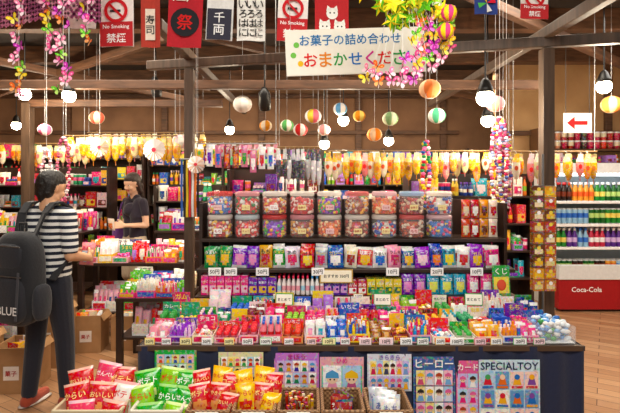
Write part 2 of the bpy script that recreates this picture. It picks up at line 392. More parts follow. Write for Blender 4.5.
# candy jars
b=MB(); cols9=[['E02818','F0E8D8','A01A14','F0C030'],['D85828','F0E0C8','8A3A2A'],['F07820','F8D8A0','E04020'],['F03030','F8E0D8','C81818'],['3A80D8','F0E8F0','E04080','F0D040'],['C84030','E8D0B0','783020'],['8A38D0','F82868','30B840','F0D020'],['E02828','F4F4F4','10843A'],['F0E8E0','E02828','2858B8'],['A83A20','F8B028','E8D8C8']]
LID=['F4ECE4','E8A0A8','F4ECE4','A8C8E8','E04848','F4ECE4','F0C8D0','D8E8F0','F4ECE4','E87070']
for i in range(9):
    for lv in range(2):
        x=-.615+i*.187; y=3.30; z=1.198+lv*.158; cs=cols9[(i*3+lv*4)%len(cols9)]
        b.lathe(x,y,z,[(.075,0),(.083,.01),(.086,.10),(.082,.122),(.07,.128)],16,mat='clear_plastic',e=.6)
        b.lathe(x,y,z+.122,[(.080,0),(.084,.004),(.084,.022),(.078,.03),(.05,.032)],16,col=LID[(i*7+lv*4)%10],e=.7,mat='frosted_plastic')
        b.lathe(x,y,z+.002,[(.06,0),(.066,.03),(.066,.095),(.04,.105)],10,col=cs[0],e=.7,mat='foil_film')
        for k in range(74):
            a=R.uniform(math.pi*.9,math.pi*2.1); r=.067
            ca,sa=math.cos(a),math.sin(a); pw=lambda c:math.copysign(abs(c)**.6,c)
            b.ball(x+r*pw(ca),y+r*pw(sa),z+R.uniform(.012,.11),.0125,nu=6,nv=4,col=R.choice(cs),mat='plastic')
        if R.random()<.6: b.box(x,y-.0865,z+.03,.055,.002,.035,R.choice(['FFFFFF','F6E9B0','F3D0D0']),'paper'); b.text(R.choice(JT),x,y-.0885,z+.047,w=.045,h=.02,col='B01818')
b.build('candy_jar_stack')
b=MB()
for i,(c1,c2) in enumerate([('D04828','F0E0C0'),('B02020','FFFFFF'),('E09030','6A2A10'),('F0E0D0','C03030')]):
    for lv in range(2): pouch(b,1.06+(i%4)*.062,3.28+.0*lv,1.198+lv*.13,.06,.125,.03,c1,c2,R.uniform(-.1,.1),-.04)
b.build('cracker_packet_stack')

# mid shelf bags
b=MB(); x=SX0+.07; seq=[('1E8B47','F2C230'),('1E8B47','F2C230'),('7A2FC0','F0A0D0'),('7A2FC0','F0A0D0'),('D8A010','C02020'),('20A038','FFFFFF'),('E8E0F0','E02060'),('D02828','F7E06A'),('A0A8B8','D03060'),('1058B8','FFFFFF'),('F0E8D8','A03020'),('D81828','F2C230'),('F0F0F0','2F6FD0'),('F5A8C0','C02060'),('144098','F2C230'),('9A40C8','FFE0F0'),('2848B8','F08030'),('1098B8','F0E060'),('F0F0F0','D01818'),('8B3AB8','F2C230'),('E03888','FFFFFF'),('D01818','F2C230')]
i=0
while x<SX1-.05:
    c1,c2=seq[i%len(seq)]; w=R.uniform(.078,.105); i+=1
    for r in range(2): pouch(b,x+w/2-.03,3.1+r*.07,1.023,w*.98,R.uniform(.12,.145),.04,c1,c2,R.uniform(-.25,.25),-.08,txt=JT[i%12] if r==0 else None,tc=R.choice(['FFFFFF','F7E06A','111111']),c3='D8D8D8' if i%3==0 else c1,ry=R.uniform(-.08,.08))
    x+=w
b.build('snack_pouch_row')
b=MB()
spec=[('box','E84088','F0D0E0',.05,.12,6),('box','6A30A8','F2C230',.06,.11,3),('bottles','F3E8E8','E82050',.03,.12,7),('bottles','F8F8F8','3090D8',.03,.12,3),('box','502098','D8A0E0',.05,.11,3),('box','C81830','FFFFFF',.06,.09,2),('box','E8D020','10702F',.055,.1,4),('pouch','7A30B8','F0A0E0',.08,.13,2),('pouch','10A0C8','E8F080',.085,.13,3),('pouch','E84890','FFFFFF',.085,.13,3),('pouch','50B830','F0E060',.085,.13,2),('pouch','9030B8','F0D0F0',.085,.13,3),('pouch','2898E8','FFD0E8',.085,.13,4)]
x=SX0+.03
for k,c1,c2,w,h,n in spec:
    for q in range(n):
        if x+w>SX1-.01: break
        if k=='box':
            for r in range(2): box_item(b,x+w/2,3.07+.07*r,.861,w*.93,.05,h,c1,c2,txt=R.choice(JT) if r==0 else None)
        elif k=='bottles':
            for r in range(3): bottle(b,x+w/2,3.05+.04*r,.861,.0135,h,c1,c2,R.choice(['F0A0B0','A0D8F0']))
        else:
            for r in range(2): pouch(b,x+w/2,3.06+.06*r,.861,w*.96,h,.03,c1,c2,R.uniform(-.1,.1),-.08,txt=R.choice(JT) if r==0 else None)
        x+=w
b.build('candy_package_row')
b=MB()
rowA=[('packs','F2E6EC','E83878',['F6A8B8','E02860','FFFFFF']),('sticks','D8C8E8','7030A8',['A860D8','F0D0F0']),('pieces','F6EED8','E05078',['F0E8C0','E85050','FFFFFF']),('cups','F8C0CC','E01828',['F88EA8','E82030']),('cups','F8C0CC','E01828',['F99CB4','E82030']),('bottles','F08090','FFFFFF',['F48698','D01020']),('cups','E8A070','E02810',['F09880','E83818']),('packs','F8D8E0','E83870',['F0F0F0','E83068','F8B0C8']),('packs','1858C8','FFFFFF',['2068D8','F0F0F0']),('sticks','F8D020','E02810',['F8D830','E85010','FFFFFF']),('packs','C88848','702818',['A86830','F0C080']),('pieces','881008','F8C030',['A01810','F8B020']),('sticks','F0B8C8','1870C8',['F04880','30A0E8','F8E040']),('pieces','F8F8F0','F02828',['F0F0F0','F87098','60B0F0']),('cups','F8F8F0','20A038',['F0F0E0','30B040']),('packs','F0E8D0','D03010',['F8C060','E04010']),('sticks','E8E8F8','2850C0',['3860D8','F89820']),('packs','F8B8D0','E02878',['F870A8','FFFFFF'])]
def row(spec,x0,x1,y,d,h,z=.75,txt=True):
    ws=[R.uniform(.75,1.25) for _ in spec]; k=(x1-x0)/sum(ws); x=x0
    for (kd,c1,c2,ic),w in zip(spec,ws):
        w*=k; tray(b,x+w/2,y+R.uniform(-.01,.01),z,w*.93,d,h*R.uniform(.75,1.2),c1,c2,ic,kd,R.choice(JT) if txt else None); x+=w
row(rowA,XL+.02,XR-.19,2.55,.13,.075)
def rr(n): return [(R.choice(['packs','sticks','pieces','cups','packs','bottles','pieces']),R.choice(['F6EEE0','F8C0D0','FFFFFF','F8D860','FFFFFF',rc(),rc()]),rc(),[rc(),rc()]) for i in range(n)]
row(rr(21),XL+.02,XR-.02,2.71,.13,.09)
row(rr(20),XL+.02,XR-.02,2.88,.13,.11)
b.build('candy_carton_display')
b=MB(); x=XL+.05
while x<XR-.2:
    tag(b,x,2.45,.752,R.choice([.05,.06,.07]),.036,c=R.choice(['FFFFFF','FFFFFF','FFF6C0','FFE0E8']),bc=R.choice(['FFFFFF','F0C040','E06080','60B060'])); x+=R.uniform(.08,.12)
for x in (SX0+.12,-.5,-.3,.05,.52,.8,1.05,1.2): tag(b,x,3.035,.985,.08,.05,bc='FFFFFF')
b.at(.165,3.03,.94,0,-.1); tag(b,0,0,0,.21,.085,'おすすめ 350円','FFF8E0','C0A060'); b.off()
for x in (-.55,-.2,.3,.7,1.0): tag(b,x,3.0,.845,.06,.035)
for x in (-.15,.42,.95): b.at(x,2.795,.86,R.uniform(-.2,.2),-.15); tag(b,0,0,0,.1,.07,'まとめて','FFFDF0','40A060'); b.cyl((0,.004,-.11),(0,.004,.03),.002,col='888888'); b.off()
b.build('price_tag_set')
b=MB()
bx,by,bz=1.275,2.56,.752
for (x,y,w,d) in ((0,-.09,.17,.003),(0,.09,.17,.003),(-.085,0,.003,.18),(.085,0,.003,.18)): b.box(bx+x,by+y,bz,w,d,.085,'FFFFFF','clear_plastic')
b.box(bx,by,bz,.165,.175,.003,'FFFFFF','plastic')
for i in range(150): b.ball(bx+R.uniform(-.07,.07),by+R.uniform(-.075,.075),bz+R.uniform(.015,.10),.018,.012,.012,6,4,col=R.choice(['E8F0F8','80B8F0','F0F0F0','3070C0','60A0E0','3FA34D']),mat='plastic')
b.build('clear_candy_bin')
b=MB()
b.at(1.19,2.99,.865,.05,-.1); b.card(0,0,0,.11,.19,'3FA34D'); b.card(0,-.002,.02,.095,.1,'F7E06A'); b.ball(0,-.004,.07,.03,.003,.035,10,6,col='E05030'); b.text('くじ',0,-.005,.155,w=.08,h=.04,col='FFFFFF'); b.box(0,.03,0,.08,.06,.003,'FFFFFF'); b.off()
b.build('lottery_sign')

def poster(name,x0,x1,z0,z1,bg,fn,y=2.420):
    b=MB(); w=x1-x0; h=z1-z0; b.at((x0+x1)/2,y,z0,0,-.02)
    b.card(0,0,0,w,h,bg); fn(b,w,h)
    b.off(); return b.build(name)
def figs(cols,bg2=None,n=3,txt=None,tc='D02030',rows=1):
    def f(b,w,h):
        if bg2: b.card(0,-.002,h*.05,w*.92,h*.72,bg2)
        for r in range(rows):
          hh=h*(.85/rows); z0=h*.04+r*hh*.95
          for i in range(n):
            x=(-.5+(i+.5)/n)*w*.88; c=R.choice(cols); s=min(w/n*.34,hh*.2)
            b.card(x,-.003,z0,w/n*.84,hh*.88,R.choice(['FFFFFF','F8C8D8','B8D8F8','F8E8A0','D0C0F0']))
            b.poly([(x-s,z0+hh*.04),(x+s,z0+hh*.04),(x+s*.5,z0+hh*.42),(x-s*.5,z0+hh*.42)],-.005,c)
            b.disc(x,-.0055,z0+hh*.52,s*.85,'F5D2B8'); b.poly([(x-s,z0+hh*.52),(x+s,z0+hh*.52),(x+s*.9,z0+hh*.66),(x,z0+hh*.76),(x-s*.9,z0+hh*.66)],-.006,R.choice(['3A2015','F0C040','B04020','222222','E070A0','60A0D0']))
            b.disc(x-s*.3,-.0065,z0+hh*.48,s*.13,'111111'); b.disc(x+s*.3,-.0065,z0+hh*.48,s*.13,'111111')
        if txt: b.text(txt,0,-.007,h*.92,w=w*.9,h=h*.13,col=tc)
    return f
poster('card_poster',-.78,-.57,.62,.735,'2FA848',figs(['E05030','3060C0','F0D040'],'88D080',5,rows=2))
poster('card_poster',-.46,-.235,.60,.725,'D8D8B0',figs(['40A050','E09030','7050A0','D04040'],'70A860',6,rows=2))
poster('manga_poster',-.18,.045,.50,.72,'C080D0',figs(['D02040','4030A0','E0A030','208050'],'E0A8D0',5,'まほう','B01080',3))
poster('princess_poster',.05,.27,.50,.70,'E8B0B8',figs(['F0A0C0','20A860','C06090'],'70D0A8',2,'ひめ','E04090'))
poster('toy_card_poster',.288,.51,.53,.715,'D8DCE8',figs(['5070B0','D04060','80A0D0','F0B040','404060'],'F4F4FA',6,'きらきら','7050B0',2))
poster('toy_card_poster',.52,.73,.30,.70,'4A68A0',figs(['E0E0F0','80B0E0','D06080'],'283860',4,'ヒーロー','FFFFFF',4))
poster('toy_card_poster',.735,.85,.30,.68,'E070A0',figs(['F0F0F0','E04080'],'F8B8D0',2,'カード','FFFFFF',4))
def sp(b,w,h):
    b.text('SPECIALTOY',0,-.004,h*.93,w=w*.95,h=h*.09,col='1A2A50')
    cs=['D03040','3070C0','50A060','F0B030','8050A0','E07030']
    for j in range(4):
        for i in range(4):
            x=(-.5+(i+.5)/4)*w*.96; z=h*(.02+j*.215); b.card(x,-.003,z,w*.22,h*.20,R.choice(['F8F8F0','B8D8F0','F8D8D0','70A0D0']))
            c=R.choice(cs); b.poly([(x-w*.07,z+h*.05),(x+w*.07,z+h*.05),(x+w*.04,z+h*.13),(x-w*.04,z+h*.13)],-.006,c); b.disc(x,-.0065,z+h*.14,w*.045,R.choice(cs+['F5D2B8'])); b.card(x,-.006,z+h*.012,w*.18,h*.025,R.choice(cs))
poster('toy_sheet_poster',.845,1.15,.26,.69,'CDE5F2',sp,2.405)

# ------------------------------------------------------------ front bench with baskets
b=MB(); b.box(-.31,2.2,.42,1.78,.30,.022,'FFFFFF','shelf_wood')
for x in (-1.15,.53):
    for y in (2.08,2.32): b.box(x,y,0,.05,.05,.42,'FFFFFF','shelf_wood')
b.box(-.31,2.08,.1,1.63,.03,.05,'FFFFFF','shelf_wood'); b.box(-.31,2.32,.1,1.63,.03,.05,'FFFFFF','shelf_wood')
b.build('low_bench',.003)
def basket(x,w,d=.23,h=.145,mat='wicker',col='FFFFFF',y=2.2,z=.443,tagt=None):
    b=MB(); t=.008
    def ringpts(s,zz): return [(x-w/2*s,y-d/2*s,zz),(x+w/2*s,y-d/2*s,zz),(x+w/2*s,y+d/2*s,zz),(x-w/2*s,y+d/2*s,zz)]
    vs=ringpts(.88,z)+ringpts(1,z+h)+ringpts(.93,z+h)+ringpts(.82,z+t)
    fs=[(3,2,1,0)]+[(i,(i+1)%4,4+(i+1)%4,4+i) for i in range(4)]+[(4+i,4+(i+1)%4,8+(i+1)%4,8+i) for i in range(4)]+[(8+i,8+(i+1)%4,12+(i+1)%4,12+i) for i in range(4)]+[(12,13,14,15)]
    b.add(vs,fs,col,mat)
    p=ringpts(.97,z+h); p.append(p[0]); b.tube(p,.008,8,col,mat)
    if mat=='wicker':
        for k in range(4):
            q=ringpts(.9+k*.025,z+h*(.15+.2*k)); q.append(q[0]); b.tube(q,.004,5,col,mat)
        n=12
        for i in range(n+1):
            xx=-w/2+w*i/n; b.cyl((x+xx*.88,y-d/2*.89,z),(x+xx,y-d/2*1.01,z+h),.004,.004,5,col,mat)
    if tagt: b.at(x,y-d/2-.012,z+h*.68,0,-.05); tag(b,0,0,0,.1,.05,tagt,'FFFFFF','FFFFFF'); b.off()
    b.build('wicker_basket' if mat=='wicker' else 'plastic_basket')
basket(-.97,.3,mat='plastic',col='C8B898'); basket(-.67,.22,mat='plastic',col='D8D0C0'); basket(-.445,.185,tagt='20円'); basket(-.245,.185,tagt='30円')
basket(-.05,.18,tagt='10円'); basket(.145,.185); basket(.35,.19,tagt='50円')
red=('D8141E','F4A868','FFE8A0','F0C0B0'); pink=('F05878','F8F0E8','FFFFFF','F4C8D0'); grn=('2FA830','F0F4A0','FFFFFF','A0D880'); ylw=('F8C80C','E03018','D01010','F0B018'); lime=('90D030','F4F0E0','E01818','D8F0A8'); wht=('F4F2EA','E83848','D81018','F0B0B0'); org=('F08A20','F8E8C0','FFFFFF','F4C070')
bt=['からい','せんべい','ポテト','おいしい','コーン','やきそば']
def bagset(lst,w,h,dz=-.055):
    b=MB()
    for (x,y,z,c,rz,ry) in lst: pouch(b,x,y,z+dz,w*R.uniform(.95,1.05),h,.055,c[0],c[1],rz,-.3,txt=R.choice(bt),tc=c[2],nu=12,nv=14,c3=c[3],ry=ry,mat='bag_film',big=True)
    b.build('snack_bag_pile')
bagset([(-1.05,2.24,.60,red,.1,-.2),(-.98,2.26,.62,pink,-.1,.15),(-.90,2.25,.60,red,.1,.1),(-1.04,2.17,.56,red,-.1,-.25),(-.95,2.16,.565,red,.15,.1),(-.87,2.18,.56,wht,.1,.2),(-1.0,2.1,.51,pink,0,-.1),(-.89,2.1,.51,red,-.1,.12)],.12,.165)
bagset([(-.75,2.26,.60,grn,.1,-.15),(-.67,2.26,.61,lime,-.1,.1),(-.59,2.25,.60,grn,.1,.1),(-.75,2.18,.56,lime,.05,-.2),(-.65,2.18,.56,grn,-.1,.05),(-.58,2.17,.555,grn,.1,.2),(-.70,2.11,.51,grn,0,-.1),(-.61,2.11,.51,lime,-.1,.12)],.115,.15)
bagset([(-.50,2.26,.61,red,.1,-.15),(-.43,2.27,.62,ylw,-.1,.1),(-.38,2.25,.60,red,.1,.1),(-.49,2.18,.58,red,.05,-.15),(-.42,2.18,.58,red,-.1,.05),(-.385,2.15,.55,red,-.1,.12)],.095,.13,-.045)
bagset([(-.30,2.26,.61,ylw,.1,-.15),(-.23,2.27,.62,ylw,-.1,.1),(-.18,2.25,.60,red,.1,.1),(-.285,2.18,.58,ylw,.05,-.1),(-.22,2.18,.58,red,-.1,.05),(-.19,2.15,.55,ylw,-.1,.1)],.095,.13,-.045)
b=MB()
for i in range(44):
    x=-.05+R.uniform(-.06,.06); y=2.2+R.uniform(-.08,.08); b.cyl((x,y,.46),(x+R.uniform(-.01,.01),y+R.uniform(-.02,.01),.60),.008,.008,6,R.choice(['8A3020','C03020','E0B040','F0E0C0']),'foil_film')
b.build('candy_stick_bundle')
b=MB()
for i in range(6): pouch(b,.145+R.uniform(-.03,.03),2.13+i*.026,.47,.08,.13,.02,R.choice(['5A3A28','A02020','2A3A70']),R.choice(['F0D090','F0F0F0']),R.uniform(-.3,.3),-.25,txt=R.choice(JT))
b.build('seaweed_snack_packs')
b=MB()
for i in range(6): pouch(b,.35+R.uniform(-.03,.03),2.13+i*.026,.47,.09,.14,.03,R.choice(['D8DCE0','C8CCD8','F0F0F0']),R.choice(['80A0C8','E0E0F0']),R.uniform(-.3,.3),-.3,txt=R.choice(JT),tc='5060A0')
b.build('candy_pack_pile')

# ------------------------------------------------------------ rack at right post
b=MB(); x0,y0=1.46,3.02
b.cyl((x0,y0,0),(x0,y0,1.75),.009,col='888888',mat='metal'); b.lathe(x0,y0,0,[(.075,0),(.075,.015),(.02,.03)],16,col='555555',mat='metal')
for j in range(9):
    z=1.48-j*.073
    for k in (-1,1):
        c=R.choice(['9A5A2A','C87830','6A3A1C','E0A040','B04828'])
        b.card(x0+k*.037,y0-.02,z,.07,.068,c); b.card(x0+k*.037,y0-.022,z+.012,.05,.03,R.choice(['F0D8A0','F8E8C0','D03020','F2C230'])); b.disc(x0+k*.037,y0-.025,z+.05,.012,R.choice(['FFFFFF','F7E06A']))
        b.card(x0+k*.037,y0+.02,z,.07,.068,c)
    b.cyl((x0-.07,y0,z+.07),(x0+.07,y0,z+.07),.003,col='999999',mat='metal')
b.build('card_rack')

# ------------------------------------------------------------ refrigerated display
b=MB(); FX0,FX1,FY0,FY1=2.98,4.5,5.75,6.4; fc=(FX0+FX1)/2; fw=FX1-FX0
b.box(fc,FY1-.02,0,fw,.04,1.72,'E6ECEE','paint')
for x in (FX0,FX1): b.box(x,(FY0+FY1)/2+.06,0,.04,FY1-FY0-.12,1.72,'D8DEE0','paint')
b.box(fc,(FY0+FY1)/2,1.66,fw+.04,FY1-FY0-.05,.12,'F0F4F6','paint')
b.box(fc,FY0+.08,1.625,fw-.06,.05,.03,'FFFFFF','tube_glow')
b.box(fc,(FY0+FY1)/2,.03,fw+.02,FY1-FY0,.36,'A8101C','paint')
b.box(fc,FY0+.02,.39,fw+.03,.07,.17,'E4E8E8','paint'); b.box(fc,6.05,.39,fw,.6,.06,'E8ECEE','paint')
b.box(fc,(FY0+FY1)/2,0,fw-.1,FY1-FY0-.1,.03,'222222','paint')
for z in (.74,1.02,1.30): b.box(fc,6.1,z,fw-.04,.46,.015,'F4F8FA','paint'); b.box(fc,5.865,z-.012,fw-.04,.01,.035,'FFFFFF','paint')
b.box(fc,6.34,.5,fw-.05,.02,1.15,'C4D8E2','paint')
b.text('Coca-Cola',FX0+.32,FY0-.003,.27,w=.36,h=.12,col='FFFFFF')
b.build('refrigerated_display_case',.004)
b=MB()
for zi,z in enumerate((.455,.757,1.037,1.317)):
    x=FX0+.07
    while x<FX1-.08:
        c,cp,lb=R.choice([('2A1810','D02020','D02020'),('F0A030','FFFFFF','F06020'),('1F8A2D','FFFFFF','F7E06A'),('98C4E0','2F6FD0','2F6FD0'),('C82B4B','FFFFFF','FFFFFF'),('106020','F0F0F0','C0E080'),('5A2890','FFFFFF','E0C0F0'),('2A1810','D02020','803018'),('207040','207040','F0F0F0')])
        for q in range(R.choice([2,3])):
            if x>FX1-.07: break
            for r in range(2): 
                if zi%2: bottle(b,x,5.93+r*.09,z,.031,.23,c,cp,lb)
                else: can(b,x,5.93+r*.09,z,.032,.14 if zi==0 else .19,c,lb)
            x+=.068
b.build('drink_bottle_rows')
b=MB()
b.box(3.75,6.33,1.95,1.6,.28,.025,'5A3A20','wood'); b.box(3.75,6.33,1.785,1.6,.28,.015,'5A3A20','wood'); 
for x in (2.96,4.54): b.box(x,6.33,1.785,.025,.28,.46,'5A3A20','wood')
b.build('wall_shelf')
b=MB(); fill(b,2.98,4.5,6.2,1.801,.14,.2,1)
x=3.0
while x<4.5:
    c=R.choice(['D02020','E04030','B81818','403030','C83050','E0A080','802018']); 
    for r in range(2):
        for zz in (1.976,2.09): b.lathe(x+.04,6.25+.09*r,zz,[(.028,0),(.034,.04),(.038,.09),(.04,.105),(.038,.11)],10,cols=[c,R.choice(['F0E0C0',c]),'F0F0F0','E8D8D0'],mat='foil_film')
    x+=.085
b.build('instant_noodle_cups')
b=MB(); b.at(2.72,4.9,2.06); b.card(0,0,0,.29,.2,'F4EEE8','paper'); b.poly([(-.11,.1),(-.03,.165),(-.03,.12),(.1,.12),(.1,.08),(-.03,.08),(-.03,.035)],-.003,'D02828')
b.cyl((-.12,0,.2),(-.12,0,1.14),.003,col='444444'); b.cyl((.12,0,.2),(.12,0,1.14),.003,col='444444'); b.off(); b.build('arrow_sign')

# ------------------------------------------------------------ back shelving
def unit(x0,x1,y0,y1,levels,top,col='FFFFFF',h=.24,back=True):
    b=MB(); xc=(x0+x1)/2; yc=(y0+y1)/2
    for z in levels: b.box(xc,yc,z-.02,x1-x0,y1-y0,.02,col,'shelf_wood')
    n=max(1,round((x1-x0)/1.1))
    for i in range(n+1): b.box(x0+(x1-x0)*i/n,yc,0,.03,y1-y0,top,col,'shelf_wood')
    if back: b.box(xc,y1-.01,0,x1-x0,.02,top,col,'shelf_wood')
    b.build('shelving_unit',.002)
    b=MB()
    for i,z in enumerate(levels):
        hh=(levels[i+1]-z-.03) if i+1<len(levels) else h
        for k in range(n): fill(b,x0+(x1-x0)*k/n+.025,x0+(x1-x0)*(k+1)/n-.02,y0+.02,z+.001,min(h,hh),(y1-y0)*.7,2)
    b.build('packaged_snack_assortment')
unit(-4.9,-2.5,7.2,7.55,[.3,.62,.94,1.26,1.58,1.9],2.1)
unit(-2.45,-.2,7.3,7.65,[.9,1.2,1.5,1.8],2.05)
unit(-.15,2.4,7.3,7.65,[.9,1.2,1.5,1.8],2.05)
unit(-.95,.15,5.6,5.95,[.5,.8,1.1,1.42],1.7)
unit(1.1,2.45,5.3,5.65,[.5,.8,1.1,1.4],1.65)
unit(-2.0,-1.15,6.2,6.5,[.55,.8,1.05,1.3],1.5)
unit(-4.3,-2.75,6.55,6.85,[.6,.9,1.2,1.5],1.75)
def counter(x0,x1,y0,y1,z,name='merchandise_counter'):
    b=MB(); b.box((x0+x1)/2,(y0+y1)/2,z-.03,x1-x0,y1-y0,.03,'FFFFFF','shelf_wood'); b.box((x0+x1)/2,(y0+y1)/2,.25,x1-x0-.04,y1-y0-.04,.02,'FFFFFF','shelf_wood')
    for x in (x0+.03,x1-.03):
        for y in (y0+.03,y1-.03): b.box(x,y,0,.05,.05,z-.03,'FFFFFF','shelf_wood')
    b.build(name,.003)
WARM=['FFFFFF','F4E0C0','E83030','F8C830','F8C0D0','F09030','F0F0E8','D81820','60B040','F0609F','FFFFFF']
def goods(x0,x1,y0,y1,z,rows,h=.13,low=None):
    b=MB(); d=(y1-y0)/rows
    for r in range(rows):
        x=x0+.02
        while x<x1-.1:
            w=min(R.uniform(.12,.2),x1-x-.01); c=R.choice(WARM)
            if R.random()<.45:
                for q in range(2):
                    for e in range(2): pouch(b,x+w*(.27+.46*q),y0+(r+.3+.4*e)*d,z,w*.48,h*R.uniform(1,1.35),.05,c,rc(),R.uniform(-.3,.3),-.15,c3=R.choice(['FFFFFF',c]))
            else: tray(b,x+w/2,y0+(r+.5)*d,z,w*.95,d*.9,h*R.uniform(.6,1.1),c,rc(),[R.choice(WARM),rc()],R.choice(['packs','pieces','sticks','packs']))
            x+=w
    if low:
        x=x0+.12
        while x<x1-.22:
            w=R.uniform(.14,.2); tray(b,x+w/2,y0+.16,low,w*.95,.2,.2,R.choice(WARM),rc(),[R.choice(WARM),rc()],'packs'); x+=w
    b.build('boxed_sweets_assortment')
counter(-2.3,-1.2,4.75,5.15,.76); goods(-2.3,-1.2,4.75,5.15,.761,2,.16,.271)
counter(-1.62,-1.02,4.0,4.45,.60); goods(-1.62,-1.02,4.0,4.45,.601,2,.13,.271)
b=MB(); b.box(-1.42,5.6,0,.6,.4,.98,'FFFFFF','shelf_wood'); b.box(-1.42,5.6,.98,.64,.44,.03,'FFFFFF','shelf_wood'); b.box(-1.42,5.395,.5,.55,.01,.4,'2A1A10','wood'); b.build('wooden_cabinet',.004)
goods(-1.73,-1.11,5.42,5.78,1.011,1,.16)
counter(-3.3,-2.35,3.95,4.6,.8); goods(-3.3,-2.35,3.95,4.6,.801,3,.16,.271)
counter(-4.4,-2.7,5.7,6.2,.95); goods(-4.4,-2.7,5.7,6.2,.951,2,.2)
def carton(x,y,z,w,d,h,rz=0,goods_in=True):
    b=MB(); b.at(x,y,z,rz); t=.006
    b.box(0,0,0,w,d,t,'FFFFFF','cardboard')
    for X,Y,W,D in ((0,-d/2,w,t),(0,d/2,w,t),(-w/2,0,t,d),(w/2,0,t,d)): b.box(X,Y,0,W,D,h,'FFFFFF','cardboard')
    for sx in (-1,1): 
        vs=[(sx*w/2,-d/2,h),(sx*w/2,d/2,h),(sx*(w/2+.03),d/2,h-.05),(sx*(w/2+.03),-d/2,h-.05)]; b.add(vs,[(0,1,2,3)],'FFFFFF','cardboard')
    b.card(0,-d/2-.004,h*.3,w*.4,h*.3,'F0E8E0','paper'); b.text('菓子',0,-d/2-.008,h*.45,w=w*.3,h=h*.2,col='B02020')
    if goods_in:
        for i in range(9): pouch(b,R.uniform(-w/2+.07,w/2-.07),R.uniform(-d/2+.05,d/2-.05),h*.55,.11,h*.5,.03,R.choice(WARM),rc(),R.uniform(-.5,.5),R.uniform(-.3,.1))
    b.off(); b.build('cardboard_box')
carton(-2.06,4.52,0,.26,.24,.34,.1); carton(-1.74,4.56,0,.2,.2,.32,0)
carton(-2.22,3.72,0,.28,.3,.34,.05); carton(-2.62,3.7,0,.34,.3,.42,-.05); carton(-2.22,4.2,0,.2,.3,.5,.02); carton(-2.5,3.3,0,.34,.3,.3,.1)

# ------------------------------------------------------------ hanging goods
def butterfly(b,x,y,z,s,c1,c2,rz=0,ry=0):
    old=b.M; b.at(x,y,z,rz,R.uniform(-.3,.3),ry)
    up=[(0,.0),(.25,.42),(.55,.62),(.85,.6),(.95,.35),(.75,.08),(.35,-.05)]; dn=[(0,0),(.4,-.06),(.68,-.25),(.62,-.55),(.38,-.68),(.15,-.4)]
    for sd in (-1,1):
        for P,c in ((up,c1),(dn,c2)):
            b.add([(sd*px*s*.85,-abs(px)*s*.45,pz*s) for px,pz in P],[tuple(range(len(P)))],c,'paper')
        b.add([(sd*px*s*.85,-abs(px)*s*.45-.002,pz*s) for px,pz in [(.4,.2),(.6,.42),(.75,.3),(.6,.15)]],[(0,1,2,3)],c2,'paper')
    b.cyl((0,-.002,-.3*s),(0,-.002,.35*s),.03*s+.001,col='4A3020')
    b.M=old
bc=[('F26AA8','F8C0D8'),('F2D02A','F8EC80'),('6FD04A','C8F088'),('F07030','F8B880'),('C040B0','F090E0'),('F590B8','FFE8F0')]
for (x,y,zb) in ((-1.51,2.5,2.03),(-1.42,2.62,2.3),(-1.28,2.5,2.06),(-1.20,2.6,2.34)):
    b=MB(); b.cyl((x,y,zb),(x,y,3.2),.0012,col='DDDDDD'); z=zb
    while z<2.75:
        c=R.choice(bc); butterfly(b,x+R.uniform(-.03,.03),y,z,.036,c[0],c[1],R.uniform(-.8,.8),R.uniform(-.9,.9)); z+=.036
    b.build('butterfly_garland')
b=MB(); cx,cy,cz=.45,2.3,2.40
b.cyl((cx,cy,cz),(cx,cy,3.2),.002,col='DDDDDD')
def star3(x,y,z,r,c,c2):
    b.at(x,y,z,R.uniform(-.6,.6),R.uniform(-.5,.5),R.uniform(0,1))
    for k in range(5):
        a=2*math.pi*k/5; 
        t=(r*math.cos(a),0,r*math.sin(a)); l=(r*.42*math.cos(a-.63),0,r*.42*math.sin(a-.63)); q=(r*.42*math.cos(a+.63),0,r*.42*math.sin(a+.63))
        for s_ in (-1,1): b.add([(0,s_*r*.25,0),l,t,q],[(0,1,2),(0,2,3)],[c,c2],'paper')
    b.off()
for i in range(66):
    a=R.uniform(0,6.28); q_=R.uniform(.02,.25); star3(cx+q_*math.cos(a),cy+R.uniform(-.09,.09),cz+.03+q_*.42*math.sin(a)+.10*(q_*math.cos(a)<-.08),R.uniform(.038,.06),R.choice(['A8E028','F2E03A','6CC830','D0E840','F8F060','F0F0E0','F2D020']),R.choice(['F7E04A','B0E850','58A820']))
for (px_,zb,zt) in ((.28,2.08,2.12),(.32,2.05,2.13),(.37,2.05,2.10),(.43,2.04,2.17),(.49,2.06,2.30),(.53,2.10,2.36),(.57,2.12,2.38),(.61,2.16,2.40),(.66,2.22,2.42)):
    Y=cy+R.uniform(-.1,.05); b.cyl((px_,Y,zb-.03),(px_*.4+cx*.6,cy,cz+.03),.001,col='EEEEEE'); z=zb
    while z<zt: 
        c=R.choice(bc); butterfly(b,px_+R.uniform(-.015,.015),Y,z,.036,c[0],c[1],R.uniform(-.6,.6),R.uniform(-.7,.7)); z+=.036
for p in ((.62,2.2,2.27),(.64,2.22,2.36)): b.ball(*p,.038,nu=10,nv=6,mat='paper',cf=lambda i,j:['F2D84A','E86090'][i%2])
b.build('paper_star_kusudama')
b=MB()
for i in range(26):
    x=-1.98+i*.032
    for j in range(9):
        z=2.45+j*.045; y=2.64; sag=.03*math.sin(i*.25)
        c=R.choice(['A05878','B87088','8A4868','C890A0'])
        b.bar((x,y,z-sag),(x+.032,y,z+.045-sag),.004,.014,c,'paper'); b.bar((x+.032,y,z-sag),(x,y,z+.045-sag),.004,.014,c,'paper')
b.cyl((-2.1,2.64,2.87),(-1.05,2.64,2.87),.005,col='554433'); b.cyl((-2.05,2.64,2.87),(-2.05,2.64,3.2),.003,col='888888'); b.cyl((-1.1,2.64,2.87),(-1.1,2.64,3.2),.003,col='888888')
b.build('paper_net_streamer')
